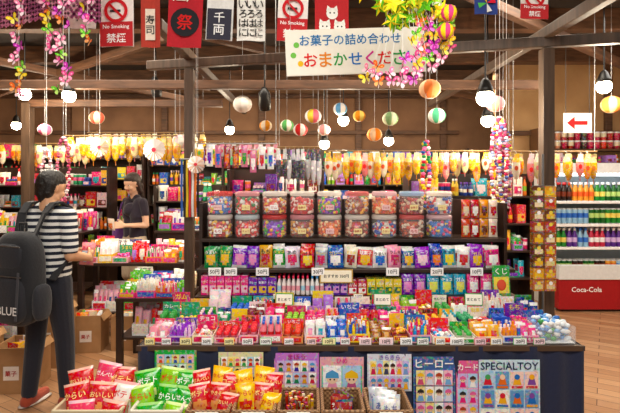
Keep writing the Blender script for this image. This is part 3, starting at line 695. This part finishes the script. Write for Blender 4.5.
FY=2.9
def flag(x0,x1,zb,bg,fn,name='hanging_towel',zt=2.80):
    b=MB(); w=x1-x0; h=zt-zb; n=8; vs=[];
    b.at((x0+x1)/2,FY,zb,R.uniform(-.08,.08),0,R.uniform(-.05,.05))
    wv=lambda u:.008*math.sin(u*7+x0*9)
    for j in range(2):
        for i in range(n+1): vs.append(((i/n-.5)*w,wv(i/n),j*h))
    b.add(vs,[(i,i+1,n+2+i,n+1+i) for i in range(n)],bg,'cloth',True)
    fn(b,w,h); b.off(); b.build(name)
def tx(t,col): 
    def f(b,w,h): b.text(t,0,-.012,h*.42,w=w*.8,h=h*.62,col=col,vert=True)
    return f
def nosmoke(b,w,h):
    b.card(0,-.010,0,w,h*.36,'C02028','cloth'); b.ring(0,-.013,h*.52,w*.26,w*.36,'D02028'); 
    b.poly([(-w*.22,h*.52+w*.17),(-w*.17,h*.52+w*.22),(w*.22,h*.52-w*.17),(w*.17,h*.52-w*.22)],-.014,'D02028')
    b.card(-w*.02,-.012,h*.50,w*.32,w*.07,'222222','paper'); b.text('No Smoking',0,-.013,h*.28,w=w*.8,h=h*.1,col='FFFFFF'); b.text('禁煙',0,-.013,h*.12,w=w*.7,h=h*.14,col='FFFFFF')
def moon(b,w,h): b.disc(0,-.011,h*.36,w*.42,'101018',n=20); b.text('祭',0,-.013,h*.36,h=w*.45,w=w*.5,col='D02828'); b.text('江戸',0,-.012,h*.75,w=w*.8,h=h*.2,col='F0E8E0')
def cats(b,w,h):
    for i,(x,z) in enumerate(((-.22,.2),(.22,.2),(0,.42))):
        X=x*w;Z=z*h; s=w*.17; b.disc(X,-.012,Z,s,'F8F8F4'); b.poly([(X-s,Z+s*.4),(X-s*.8,Z+s*1.4),(X-s*.1,Z+s*.8)],-.012,'F8F8F4'); b.poly([(X+s,Z+s*.4),(X+s*.8,Z+s*1.4),(X+s*.1,Z+s*.8)],-.012,'F8F8F4'); b.disc(X-s*.35,-.014,Z+s*.1,s*.14,'111111'); b.disc(X+s*.35,-.014,Z+s*.1,s*.14,'111111')
flag(-1.455,-1.29,2.50,'EFEDE6',tx('大江戸','222222'))
flag(-1.26,-1.06,2.39,'F4EEEA',nosmoke)
flag(-1.015,-.90,2.385,'B83A2C',lambda b,w,h:(b.card(0,-.011,h*.1,w*.5,h*.45,'F0E0D0','cloth'),b.text('寿司',0,-.014,h*.32,w=w*.4,h=h*.3,col='222222',vert=True)))
flag(-.86,-.655,2.385,'B81828',moon)
flag(-.63,-.47,2.43,'E8E8E6',lambda b,w,h:(b.card(0,-.011,h*.0,w*.9,h*.5,'303040','cloth'),b.text('千両',0,-.014,h*.26,w=w*.7,h=h*.4,col='F0F0F0',vert=True)))
flag(-.44,-.27,2.425,'F2F0EA',lambda b,w,h:[b.text('いろはに',-w*.28+i*w*.28,-.012,h*.35,w=w*.2,h=h*.6,col='333333',vert=True) for i in range(3)])
flag(-.2,-.02,2.42,'F4EEEA',nosmoke)
flag(.03,.235,2.43,'C02028',cats)
flag(.99,1.13,2.585,'28408A',lambda b,w,h:[b.poly([(0,h*.3),(w*.4*math.cos(a),h*.3+w*.4*math.sin(a)),(w*.4*math.cos(a+.6),h*.3+w*.4*math.sin(a+.6))],-.012,c) for a,c in ((0,'E04050'),(1.57,'F0D040'),(3.14,'60C060'),(4.71,'F0F0F0'))])
flag(1.26,1.43,2.555,'F4EEEA',nosmoke)
b=MB(); b.cyl((-2.2,2.9,2.80),(2.3,2.9,2.80),.004,n=6,col='C8B890'); b.cyl((-1.7,2.9,2.8),(-1.7,2.9,3.2),.003,col='C8B890'); b.cyl((1.7,2.9,2.8),(1.7,2.9,3.2),.003,col='C8B890'); b.cyl((.7,2.9,2.8),(.7,2.9,3.2),.003,col='C8B890'); b.build('hanging_rope')
b=MB(); b.at(.277,2.85,2.215,.05,0,-.045)
b.card(0,0,0,.83,.27,'F3EFE4','paper'); b.card(0,-.002,0.004,.82,.262,'F8F6EC','paper')
b.text('お菓子の詰め合わせ',-.03,-.006,.205,w=.6,h=.09,col='2878B8')
for i,(ch,c) in enumerate(zip('おまかせください',['E04848','E88A20','3AA050','3878C8','D8489A','E04848','3AA050','3878C8'])): b.text(ch,-.27+i*.088,-.006,.09,w=.08,h=.088,col=c)
for (x,z) in ((-.35,.18),(-.33,.07),(.35,.2),(-.37,.12),(.36,.05)): b.disc(x,-.005,z,.017,R.choice(['F0C030','F08090','80C860']))
b.cyl((-.38,0,.27),(-.38,0,.96),.0015,col='AAAAAA'); b.cyl((.38,0,.27),(.38,0,.93),.0015,col='AAAAAA'); b.off(); b.build('hanging_sign_board')
BAL=[(-.63,4.5,2.29,.09,['F4F0EA','E8E0D8']),(.03,4.6,2.19,.08,['F08090','FFFFFF','F0D060']),(-.22,4.6,2.10,.065,['F0F0E0','60A860']),(-.45,4.9,2.13,.065,['E8A050','F8E8D0']),(-.1,5.0,2.1,.075,['FFFFFF','E05050']),(.67,5.0,2.05,.08,['F09050','F8D8B8']),(.80,4.8,2.19,.08,['E8F0D0','A0C890']),(.87,3.5,2.245,.08,['F0A070','F8C8A0','E88858']),(1.0,3.8,2.09,.07,['F4F4EA','58B088']),(1.5,3.9,2.20,.075,['F0A0A8','FFFFFF','F8E0C0']),(.5,4.9,2.23,.065,['F8E080','F0A050']),(.32,5.1,2.33,.075,['F0F0F0','70A8D8']),(2.75,4.4,2.27,.09,['F0A060','F8D0A0']),(.15,5.2,2.12,.07,['F4F4F4','F0B0B0']),(-1.35,5.0,1.98,.08,['F8F8F0','F0C8D0']),(-2.3,5.2,2.25,.08,['F8E0C0','E87060']),(-2.75,5.0,2.1,.07,['F0F0F0','F080A0'])]
for x,y,z,r,cs in BAL:
    b=MB(); b.ball(x,y,z,r,r,r*.88,16,10,mat='paper',cf=lambda i,j:cs[(i//2)%len(cs)] if 0<j<9 else 'F0F0F0'); b.cyl((x,y,z+r*.86),(x,y,3.2),.0012,n=5,col='CCCCCC'); b.build('paper_balloon')
def hangrow(x0,x1,y,z,n,cols,hmin=.2,hmax=.3,w=.11):
    b=MB(); b.cyl((x0,y,z),(x1,y,z),.008,col='8A6A40',mat='wood')
    for x in (x0+.02,x1-.02): b.cyl((x,y,z),(x,y,3.2),.003,col='999999')
    for i in range(n):
        x=x0+(x1-x0)*(i+.5)/n+R.uniform(-.015,.015); h=R.uniform(hmin,hmax); Y=y+R.uniform(-.05,.05); c=R.choice(cols)
        b.tube([(x,y,z+.008),(x+.01,(y+Y)/2,z-.01),(x,Y,z-.03)],.0025,5,'BBBBBB','metal')
        b.ball(x,Y,z-.03-h*.42,w*.5,.022,h*.42,8,8,mat='foil_film',cf=lambda a,j,c=c:c[0] if j<5 else c[1])
        b.card(x,Y-.012,z-.06,w*.6,.04,c[1]); b.disc(x-.01,Y-.026,z-.03-h*.45,w*.22,c[2],n=10,k=1.3)
        b.cyl((x,Y,z-.03-h*.84),(x,Y,z-.03-h),.003,col=c[2])
    b.build('hanging_toy_row')
yel=[('D8A030','E8D090','C06810'),('E8C040','F0E8B8','D08020'),('D8C898','E8E4D0','C87070'),('D09828','F0D880','8A5018'),('E0D4C0','E8B840','C04828'),('F09898','F8D8D8','E04848'),('F0A040','F8E0A0','D84818')]
hangrow(-2.5,-1.35,4.9,2.03,20,yel,w=.085); hangrow(.15,2.0,4.8,1.87,30,yel,.2,.34,.08); hangrow(-3.9,-2.6,5.6,2.0,16,yel+[('D04040','F0F0F0','F0D040')],w=.09)
hangrow(-2.75,-1.3,5.95,2.16,18,yel+[('D02830','F0F0F0','F0D040'),('F0F0F0','E880A0','D04060')],.16,.26,.09)
hangrow(-1.3,-.35,5.3,2.0,13,[('D82828','F0F0F0','F0D040'),('D8D8D8','E0A0B0','D04060'),('E8C020','FFFFFF','60A050'),('7098B8','F0F0F0','4070B0')],.14,.22,.08)
hangrow(-.32,.10,4.7,1.90,9,[('34343E','B8B8C0','16161E'),('4A4A58','D8D8E0','2A2A38'),('C8C8D0','404050','F0F0F0')],.34,.42,.055)
hangrow(1.75,2.5,4.2,1.83,12,yel,.2,.3,.075)
for (x,y,z,r,c) in ((-1.55,4.8,1.88,.11,'F4F0F0'),(-.85,3.6,1.70,.065,'F0D8C8'),(-2.05,4.7,1.9,.09,'F0E0C0')):
    b=MB()
    for k in range(16):
        a=2*math.pi*k/16; b.add([(x,y-.01,z),(x+r*math.cos(a),y+.01,z+r*math.sin(a)),(x+r*math.cos(a+.39),y-.02,z+r*math.sin(a+.39))],[(0,1,2)],c if k%2 else 'FFFFFF','paper')
    b.disc(x,y-.022,z,r*.2,'E05060'); b.cyl((x,y,z),(x,y,3.2),.0015,col='CCCCCC'); b.build('paper_fan')
def lei(x,y,z0,z1,cols,w=.06,n=40,name='flower_lei',yw=.012):
    b=MB(); b.cyl((x,y,z1),(x,y,3.2),.0015,col='CCCCCC')
    for k in range(n):
        t=k/n; a=t*2*math.pi; X=x+w*math.sin(a); Z=(z0+z1)/2+(z1-z0)/2*math.cos(a)
        b.ball(X+R.uniform(-.006,.006),y+R.uniform(-yw,yw),Z,.017,.017,.013,6,4,col=R.choice(cols),mat='paper')
    b.build(name)
lei(.83,3.45,1.38,1.86,['D03040','F0D040','40A060','4070C0','F080B0','FFFFFF'],.022,70)
wc=['E0DCD8','D090A8','98A8D0','C84868','8A4A68','5868A8','F0ECE8','D8C060']
for dx,yy,z0,z1 in ((-.055,3.6,1.36,1.98),(-.01,3.57,1.42,2.02),(.035,3.62,1.38,1.94),(.0,3.66,1.6,2.06)): lei(1.44+dx,yy,z0,z1,wc,.026,80)
lei(-2.15,4.2,1.40,1.95,['E08098','F4E8E8','B05070'],.05,60); lei(-2.35,4.3,1.4,1.85,['F4F4F4','E0C0C8'],.04,50)
b=MB()
for i,c in enumerate(['2A5CB8','18181C','E0C020','D02830','F0F0F0','E07828','18181C']):
    x=-.985+i*.021; y=3.70; vs=[]
    for j in range(9): z=1.74-j*.055; yy=y+.006*math.sin(j*1.2+i); vs+=[(x-.009,yy,z),(x+.009,yy-.004,z)]
    b.add(vs,[(2*j,2*j+1,2*j+3,2*j+2) for j in range(8)],c,'cloth',True)
b.cyl((-1.0,3.70,1.745),(-.84,3.70,1.745),.005,col='AAAAAA',mat='metal'); b.cyl((-.92,3.70,1.745),(-.92,3.763,1.80),.004,col='AAAAAA',mat='metal'); b.build('ribbon_bundle')
b=MB()
b.cyl((-.86,3.65,1.86),(-.25,3.65,1.86),.005,col='999999',mat='metal')
for x in (-.85,-.26): b.cyl((x,3.65,1.86),(x,3.65,3.2),.002,col='999999')
for i in range(8): pouch(b,-.76+i*.066,3.65,1.62+R.uniform(0,.08),.05,.17,.02,R.choice(['D880A0','F0F0F0','D0A040','6A3A98','903020']),rc())
b.build('hanging_toy_packets')

# ------------------------------------------------------------ lamps and added fill lights
def lamp(x,y,z,e,r=.06):
    b=MB()
    b.cyl((x,y,z+.12),(x,y,3.2),.006,col='111111',n=6)
    b.lathe(x,y,z+.035,[(.058,0),(.05,.03),(.03,.08),(.012,.1)],14,col='14110F',mat='paint')
    b.ball(x,y,z,r,r,r,14,8,mat='bulb_glow')
    b.build('pendant_lamp')
    l=bpy.data.lights.new('bulb_light','POINT'); l.energy=e; l.color=(1,.84,.62); l.shadow_soft_size=.06
    o=bpy.data.objects.new('bulb_light',l); o.location=(x,y,z-.11); COL.objects.link(o)
for a in ((1.20,3.3,2.15,18),(1.64,4.45,2.13,26),(2.44,4.0,2.36,36),(.17,5.7,2.0,20),(.93,5.7,2.04,18),(.36,5.2,2.22,18),(-2.9,4.9,2.45,44),(-1.0,6.0,2.2,24),(-3.9,6.4,2.3,32),(-2.2,4.4,2.35,34)): lamp(*a)
def spotlight(x,y,z):
    b=MB(); b.cyl((x,y,z+.1),(x,y,3.2),.006,col='111111'); b.at(x,y,z+.05,0,.5); b.lathe(0,0,-.1,[(.05,0),(.055,.05),(.05,.15),(.02,.2)],14,col='121212',mat='paint'); b.off(); b.build('spotlight')
spotlight(-.4,4.25,2.25); spotlight(-1.6,5,2.5)
def area(name,loc,size,e,col,rot=(0,0,0)):
    l=bpy.data.lights.new(name,'AREA'); l.shape='RECTANGLE'; l.size=size[0]; l.size_y=size[1]; l.energy=e; l.color=col
    o=bpy.data.objects.new(name,l); o.location=loc; o.rotation_euler=rot; COL.objects.link(o)
area('ceiling_fill_light',(0,.8,3.1),(3,1.2),125,(1,.93,.82),(.45,0,0))  # added area lights for general illumination, no fixtures modelled for them
area('ceiling_fill_light',(.2,3.75,3.0),(4,.5),60,(1,.88,.72))
area('ceiling_fill_light',(-2.2,3.9,3.0),(1.6,1.6),70,(1,.9,.76))
area('ceiling_fill_light',(3.4,3.6,3.0),(1.5,1.5),52,(1,.93,.85))
area('ceiling_fill_light',(-.5,6.6,3.0),(6,.5),70,(1,.84,.64))
w=bpy.data.worlds.new('world'); sc.world=w; w.use_nodes=True; w.node_tree.nodes['Background'].inputs[0].default_value=(1,.95,.9,1); w.node_tree.nodes['Background'].inputs[1].default_value=.5

# ------------------------------------------------------------ people
def capsule_mesh(P):
    vs=[];fs=[]
    for p0,r0,p1,r1,_ in P:
        p0=Vector(p0);p1=Vector(p1); d=p1-p0; L=d.length
        d=d/L if L>1e-6 else Vector((0,0,1)); up=Vector((0,0,1)) if abs(d.z)<.9 else Vector((1,0,0))
        a=d.cross(up).normalized(); b=a.cross(d).normalized(); n=14; m=5; n0=len(vs); rings=[]
        for k in range(1,m+1): ph=-math.pi/2+math.pi/2*k/m; rings.append((p0+d*r0*math.sin(ph),r0*math.cos(ph)))
        for k in range(0,m): ph=math.pi/2*k/m; rings.append((p1+d*r1*math.sin(ph),r1*math.cos(ph)))
        vs.append(tuple(p0-d*r0))
        for c,r in rings:
            for i in range(n): t=2*math.pi*i/n; vs.append(tuple(c+r*(math.cos(t)*a+math.sin(t)*b)))
        vs.append(tuple(p1+d*r1)); e=len(vs)-1
        for i in range(n):
            k=(i+1)%n; fs.append((n0,n0+1+k,n0+1+i))
            for j in range(len(rings)-1): fs.append((n0+1+j*n+i,n0+1+j*n+k,n0+1+(j+1)*n+k,n0+1+(j+1)*n+i))
            fs.append((n0+1+(len(rings)-1)*n+i,n0+1+(len(rings)-1)*n+k,e))
    return vs,fs
def figure(name,P,M,labmat,voxel=.006):
    vs,fs=capsule_mesh(P); me=bpy.data.meshes.new('tmp'); me.from_pydata(vs,[],fs); me.update()
    o=bpy.data.objects.new('tmp',me); COL.objects.link(o)
    rm=o.modifiers.new('r','REMESH'); rm.mode='VOXEL'; rm.voxel_size=voxel
    sm=o.modifiers.new('s','SMOOTH'); sm.factor=.5; sm.iterations=3
    bpy.context.view_layer.update(); dg=bpy.context.evaluated_depsgraph_get()
    nm=bpy.data.meshes.new_from_object(o.evaluated_get(dg)); bpy.data.objects.remove(o)
    n=len(nm.polygons); C=np.zeros(n*3); nm.polygons.foreach_get('center',C); C=C.reshape(-1,3)
    best=np.full(n,1e9); lab=np.zeros(n,int); labs=list(labmat.keys())
    for p0,r0,p1,r1,L in P:
        a=np.array(p0);d=np.array(p1)-a; dd=max(1e-9,d@d); t=np.clip((C-a)@d/dd,0,1)
        ds=np.linalg.norm(C-(a+t[:,None]*d),axis=1)-(r0+(r1-r0)*t)
        if L=='hair': ds=ds-.002
        k=ds<best; best[k]=ds[k]; lab[k]=labs.index(L)
    nm.materials.clear(); mats=[]
    for L in labs: nm.materials.append(MAT[labmat[L][0]])
    nm.polygons.foreach_set('material_index',lab); nm.polygons.foreach_set('use_smooth',[True]*n)
    at=nm.color_attributes.new('Col','FLOAT_COLOR','CORNER'); tot=np.zeros(n,int); nm.polygons.foreach_get('loop_total',tot)
    cc=np.array([lin(labmat[L][1]) for L in labs])[lab]; arr=np.ones((len(nm.loops),4),dtype=np.float32); arr[:,:3]=np.repeat(cc,tot,axis=0); at.data.foreach_set('color',arr.ravel())
    nm.name=name; ob=bpy.data.objects.new(name,nm); COL.objects.link(ob); ob.matrix_world=M; return ob
def hand(P,W,f,s,n,curl=.5,lab='skin'):
    W=Vector(W);f=Vector(f).normalized();s=Vector(s);s=(s-f*s.dot(f)).normalized();n_=f.cross(s).normalized(); n=n_ if n_.dot(Vector(n))>0 else -n_
    for i in range(4):
        o=s*(.030-.020*i); K=W+f*(.085-.004*abs(i-1))+o
        P.append((tuple(W+f*.012+o*.55),.015,tuple(K),.0105,lab))
        L=[.066,.074,.068,.053][i]; p=K; a=0
        for q,fr in enumerate((.45,.3,.25)):
            a+=curl*(1.0 if q else .7); d=f*math.cos(a)+n*math.sin(a)+s*(.06-.04*i); d.normalize(); p2=p+d*L*fr; P.append((tuple(p),.0092-.0006*q,tuple(p2),.0086-.0006*q,lab)); p=p2
    t0=W+f*.022+s*.022; t1=t0+(f*.55+s*.75+n*.25).normalized()*.036; t2=t1+(f*.8+s*.25+n*.45).normalized()*.03
    P.append((tuple(t0),.014,tuple(t1),.0105,lab)); P.append((tuple(t1),.0105,tuple(t2),.0085,lab))
def head(P,c,look,k=1,long=False):
    Mh=Matrix.Translation(c)@Matrix.Rotation(look[0],4,'Z')@Matrix.Rotation(look[1],4,'X')
    T=lambda x,y,z:tuple(Mh@Vector((x*k,y*k,z*k)))
    a=lambda p,r,q,r2,l:P.append((T(*p),r*k,T(*q),r2*k,l))
    a((0,-.012,.03),.086,(0,.012,.025),.082,'skin'); a((0,.03,-.015),.062,(0,.045,-.07),.040,'skin')
    a((-.022,.03,-.06),.040,(.022,.03,-.06),.040,'skin')
    a((0,.088,.0),.009,(0,.104,-.028),.012,'skin'); a((-.012,.098,-.032),.007,(.012,.098,-.032),.007,'skin')
    a((-.018,.081,-.058),.007,(.018,.081,-.058),.007,'lips')
    for s in (-1,1):
        a((s*.079,-.002,.012),.011,(s*.076,.004,-.022),.009,'skin'); a((s*.03,.075,.018),.012,(s*.045,.066,.016),.009,'skin'); a((s*.036,.058,-.03),.03,(s*.03,.055,-.04),.028,'skin')
    a((0,-.024,.040),.090,(0,.004,.054),.083,'hair'); a((0,-.02,.058),.084,(0,-.01,.060),.080,'hair'); a((0,-.045,.0),.068,(0,-.042,-.05),.050,'hair'); a((0,-.04,-.05),.045,(0,-.036,-.085),.034,'hair')
    for s in (-1,1):
        a((s*.046,-.03,.02),.048,(s*.042,-.03,-.045),.036,'hair'); a((s*.05,.03,.066),.026,(s*.02,.05,.076),.028,'hair')
        if long:
            a((s*.066,-.018,.01),.032,(s*.074,-.03,-.09),.026,'hair'); a((s*.03,-.06,-.04),.055,(s*.035,-.065,-.16),.04,'hair')
    for i in range(70):
        an=R.uniform(0,6.28); e=R.uniform(-.3,1.3); d=Vector((math.cos(an)*math.cos(e),math.sin(an)*math.cos(e),math.sin(e)))
        if d.y>.3 and d.z<.6: continue
        if abs(d.x)>.6 and d.z<.15 and d.y>-.3: continue
        p=Vector((0,-.018,.045))+d*.080; q=p+Vector((d.x*.010,d.y*.010-.003,-.030)); a(tuple(p),.011,tuple(q),.006,'hair')
    return Mh@Matrix.Scale(k,4)
def face(Mh,parent):
    b=MB(); b.M=Mh
    for s in (-1,1):
        b.ball(s*.031,.080,.004,.013,.006,.0065,10,6,col='F4F0EC'); b.ball(s*.031,.0845,.004,.006,.003,.006,8,5,col='1A0F0A'); b.cyl((s*.017,.085,.024),(s*.046,.077,.025),.0028,.002,6,'1A110C')
    o=b.build('face_features',loc=None,parent=parent,M=None); o.parent=parent
    return o
P=[]; q=P.append
q(((-.07,0,.90),.100,(.07,0,.90),.100,'pants')); q(((-.06,.0,.97),.095,(.06,.0,.97),.095,'pants'))
for s,fy,sx in ((-1,-.03,-.02),(1,.05,.03)):
    q(((s*.085,0,.88),.097,(s*.095+sx*.5,fy*.5+.015,.48),.066,'pants')); q(((s*.095+sx*.5,fy*.5+.015,.48),.066,(s*.10+sx,fy-.01,.10),.052,'pants'))
    q(((s*.10+sx,fy-.02,.055),.045,(s*.10+sx,fy-.035,.045),.042,'shoe')); q(((s*.10+sx,fy,.05),.044,(s*.13+sx,fy+.15,.036),.034,'shoe'))
for s in (-1,1):
    q(((s*.065,0,.95),.108,(s*.075,.0,1.20),.105,'shirt')); q(((s*.075,0,1.20),.108,(s*.095,.0,1.31),.088,'shirt')); q(((s*.10,0,1.34),.068,(s*.17,.0,1.335),.062,'shirt'))
q(((-.05,0,1.38),.052,(.05,0,1.38),.052,'shirt')); q(((0,.0,1.39),.055,(0,.015,1.47),.050,'skin'))
q(((.175,0,1.335),.062,(.215,-.02,1.12),.054,'shirt')); q(((.213,-.018,1.14),.044,(.22,-.02,1.07),.040,'skin')); q(((.22,-.02,1.07),.040,(.17,.2,1.02),.027,'skin'))
q(((-.175,0,1.335),.062,(-.215,.0,1.12),.054,'shirt')); q(((-.213,0,1.14),.044,(-.21,.0,1.07),.040,'skin')); q(((-.21,0,1.07),.040,(-.05,.23,1.03),.027,'skin'))
hand(P,(.17,.2,1.02),(-.45,1,0),(0,.2,1),(-1,-.2,0),.55); hand(P,(-.05,.23,1.03),(.45,1,0),(0,.2,1),(1,-.2,0),.55)
Mh=head(P,(0,.03,1.53),(-.35,-.3),.97)
MM=Matrix.Translation((-1.84,3.38,0))@Matrix.Rotation(-.30,4,'Z')
man=figure('man',P,MM,{'skin':('skin','D8A47E'),'shirt':('striped_cloth','FFFFFF'),'pants':('cloth','1C1F2C'),'shoe':('cloth','A8442A'),'hair':('hair','15100D'),'lips':('skin','B86A5A')})
face(Mh,man)
b=MB()
for s,fy,sx in ((-1,-.03,-.02),(1,.05,.03)): b.ball(s*.115+sx,fy+.055,.014,.05,.135,.014,14,4,col='E8E0D8',e=.8)
b.build('shoe_sole',parent=man)
b=MB()
b.ball(-.01,-.215,.94,.165,.10,.31,20,14,col='1A1C22',mat='cloth',e=.62); b.ball(-.01,-.285,.82,.135,.055,.16,18,10,col='20222A',mat='cloth',e=.6); b.ball(-.01,-.28,1.09,.115,.04,.09,16,8,col='20222A',mat='cloth',e=.6)
for s in (-1,1):
    b.ball(s*.16,-.20,.79,.03,.07,.12,10,8,col='24262E',mat='cloth',e=.7)
    pts=[(s*.07,-.17,1.22),(s*.095,-.12,1.36),(s*.105,-.06,1.425),(s*.11,.0,1.432),(s*.12,.075,1.39),(s*.125,.108,1.30),(s*.135,.10,1.18),(s*.165,.02,1.06),(s*.16,-.12,.92)]
    for a_,c_ in zip(pts,pts[1:]): b.bar(a_,c_,.055,.014,'16181E','cloth')
    b.bar((s*.10,-.345,.70),(s*.10,-.325,1.0),.018,.006,'3A3C44','cloth')
b.tube([(-.03,-.2,1.25),(-.03,-.2,1.30),(.03,-.2,1.30),(.03,-.2,1.25)],.008,6,'101116','cloth')
b.tube([(-.12,-.325,.97),(0,-.338,.975),(.12,-.325,.97)],.004,5,'888888','metal'); b.tube([(-.1,-.315,1.16),(0,-.325,1.165),(.1,-.315,1.16)],.004,5,'888888','metal')
b.text('BLUE',.03,-.347,.76,w=.16,h=.055,col='F0F0F0')
bp=b.build('backpack',M=MM)
b=MB(); pouch(b,.05,.31,.94,.13,.17,.06,'F0A0A8','C8E0F0',.0,-.2,txt='あめ',tc='D02040',nu=8,nv=8); b.build('candy_packet',M=MM)
# woman
P=[]; q=P.append
q(((-.065,0,.89),.098,(.065,0,.89),.098,'skirt'))
for s in (-1,1):
    q(((s*.08,0,.86),.10,(s*.085,.01,.50),.085,'skirt')); q(((s*.085,.01,.50),.055,(s*.085,-.01,.10),.036,'skin')); q(((s*.085,-.02,.05),.038,(s*.10,.13,.03),.028,'shoe'))
    q(((s*.055,0,.95),.092,(s*.06,.0,1.15),.085,'top')); q(((s*.065,.01,1.18),.09,(s*.075,.0,1.29),.075,'top')); q(((s*.08,0,1.33),.055,(s*.145,.0,1.325),.05,'top'))
    q(((s*.15,0,1.325),.052,(s*.175,-.01,1.20),.045,'top')); q(((s*.172,-.01,1.22),.038,(s*.19,-.01,1.07),.034,'skin')); q(((s*.19,-.01,1.07),.034,(s*.09,.2,1.08),.022,'skin'))
    hand(P,(s*.09,.2,1.08),(-s*.5,1,.1),(0,-.2,1),(-s,0,0),.5)
q(((-.045,0,1.37),.042,(.045,0,1.37),.042,'top')); q(((0,0,1.38),.045,(0,.015,1.46),.041,'skin')); q(((0,.06,1.25),.07,(0,.065,1.24),.07,'top'))
Mh=head(P,(0,.03,1.53),(.1,-.22),.97,True)
MW=Matrix.Translation((-2.0,5.5,0))@Matrix.Rotation(2.55,4,'Z')
wo=figure('woman',P,MW,{'skin':('skin','E8BC9C'),'top':('cloth','241C2C'),'skirt':('cloth','C8B49A'),'shoe':('cloth','302420'),'hair':('hair','2A1810'),'lips':('skin','B85050')})
face(Mh,wo)
b=MB(); b.ball(.25,-.02,.95,.05,.13,.14,14,10,col='6A3A88',mat='cloth',e=.6); b.tube([(.22,-.1,1.07),(.18,-.07,1.3),(.13,-.01,1.385),(.16,.06,1.3),(.22,.08,1.07)],.009,6,'6A3A88','cloth'); b.build('shoulder_bag',M=MW)
b=MB(); pouch(b,0,.29,1.03,.12,.13,.03,'F0E0D0','E08040',0,-.1); b.build('candy_packet',M=MW)

# ------------------------------------------------------------ camera
cam=bpy.data.cameras.new('camera'); cam.sensor_width=36; cam.lens=482/620*36; cam.shift_y=-28.5/620; cam.clip_start=.05
co=bpy.data.objects.new('camera',cam); COL.objects.link(co); co.location=(0,0,1.6); co.rotation_euler=(math.pi/2,0,0); sc.camera=co
print('FACES',sum(len(o.data.polygons) for o in bpy.data.objects if o.type=='MESH'))
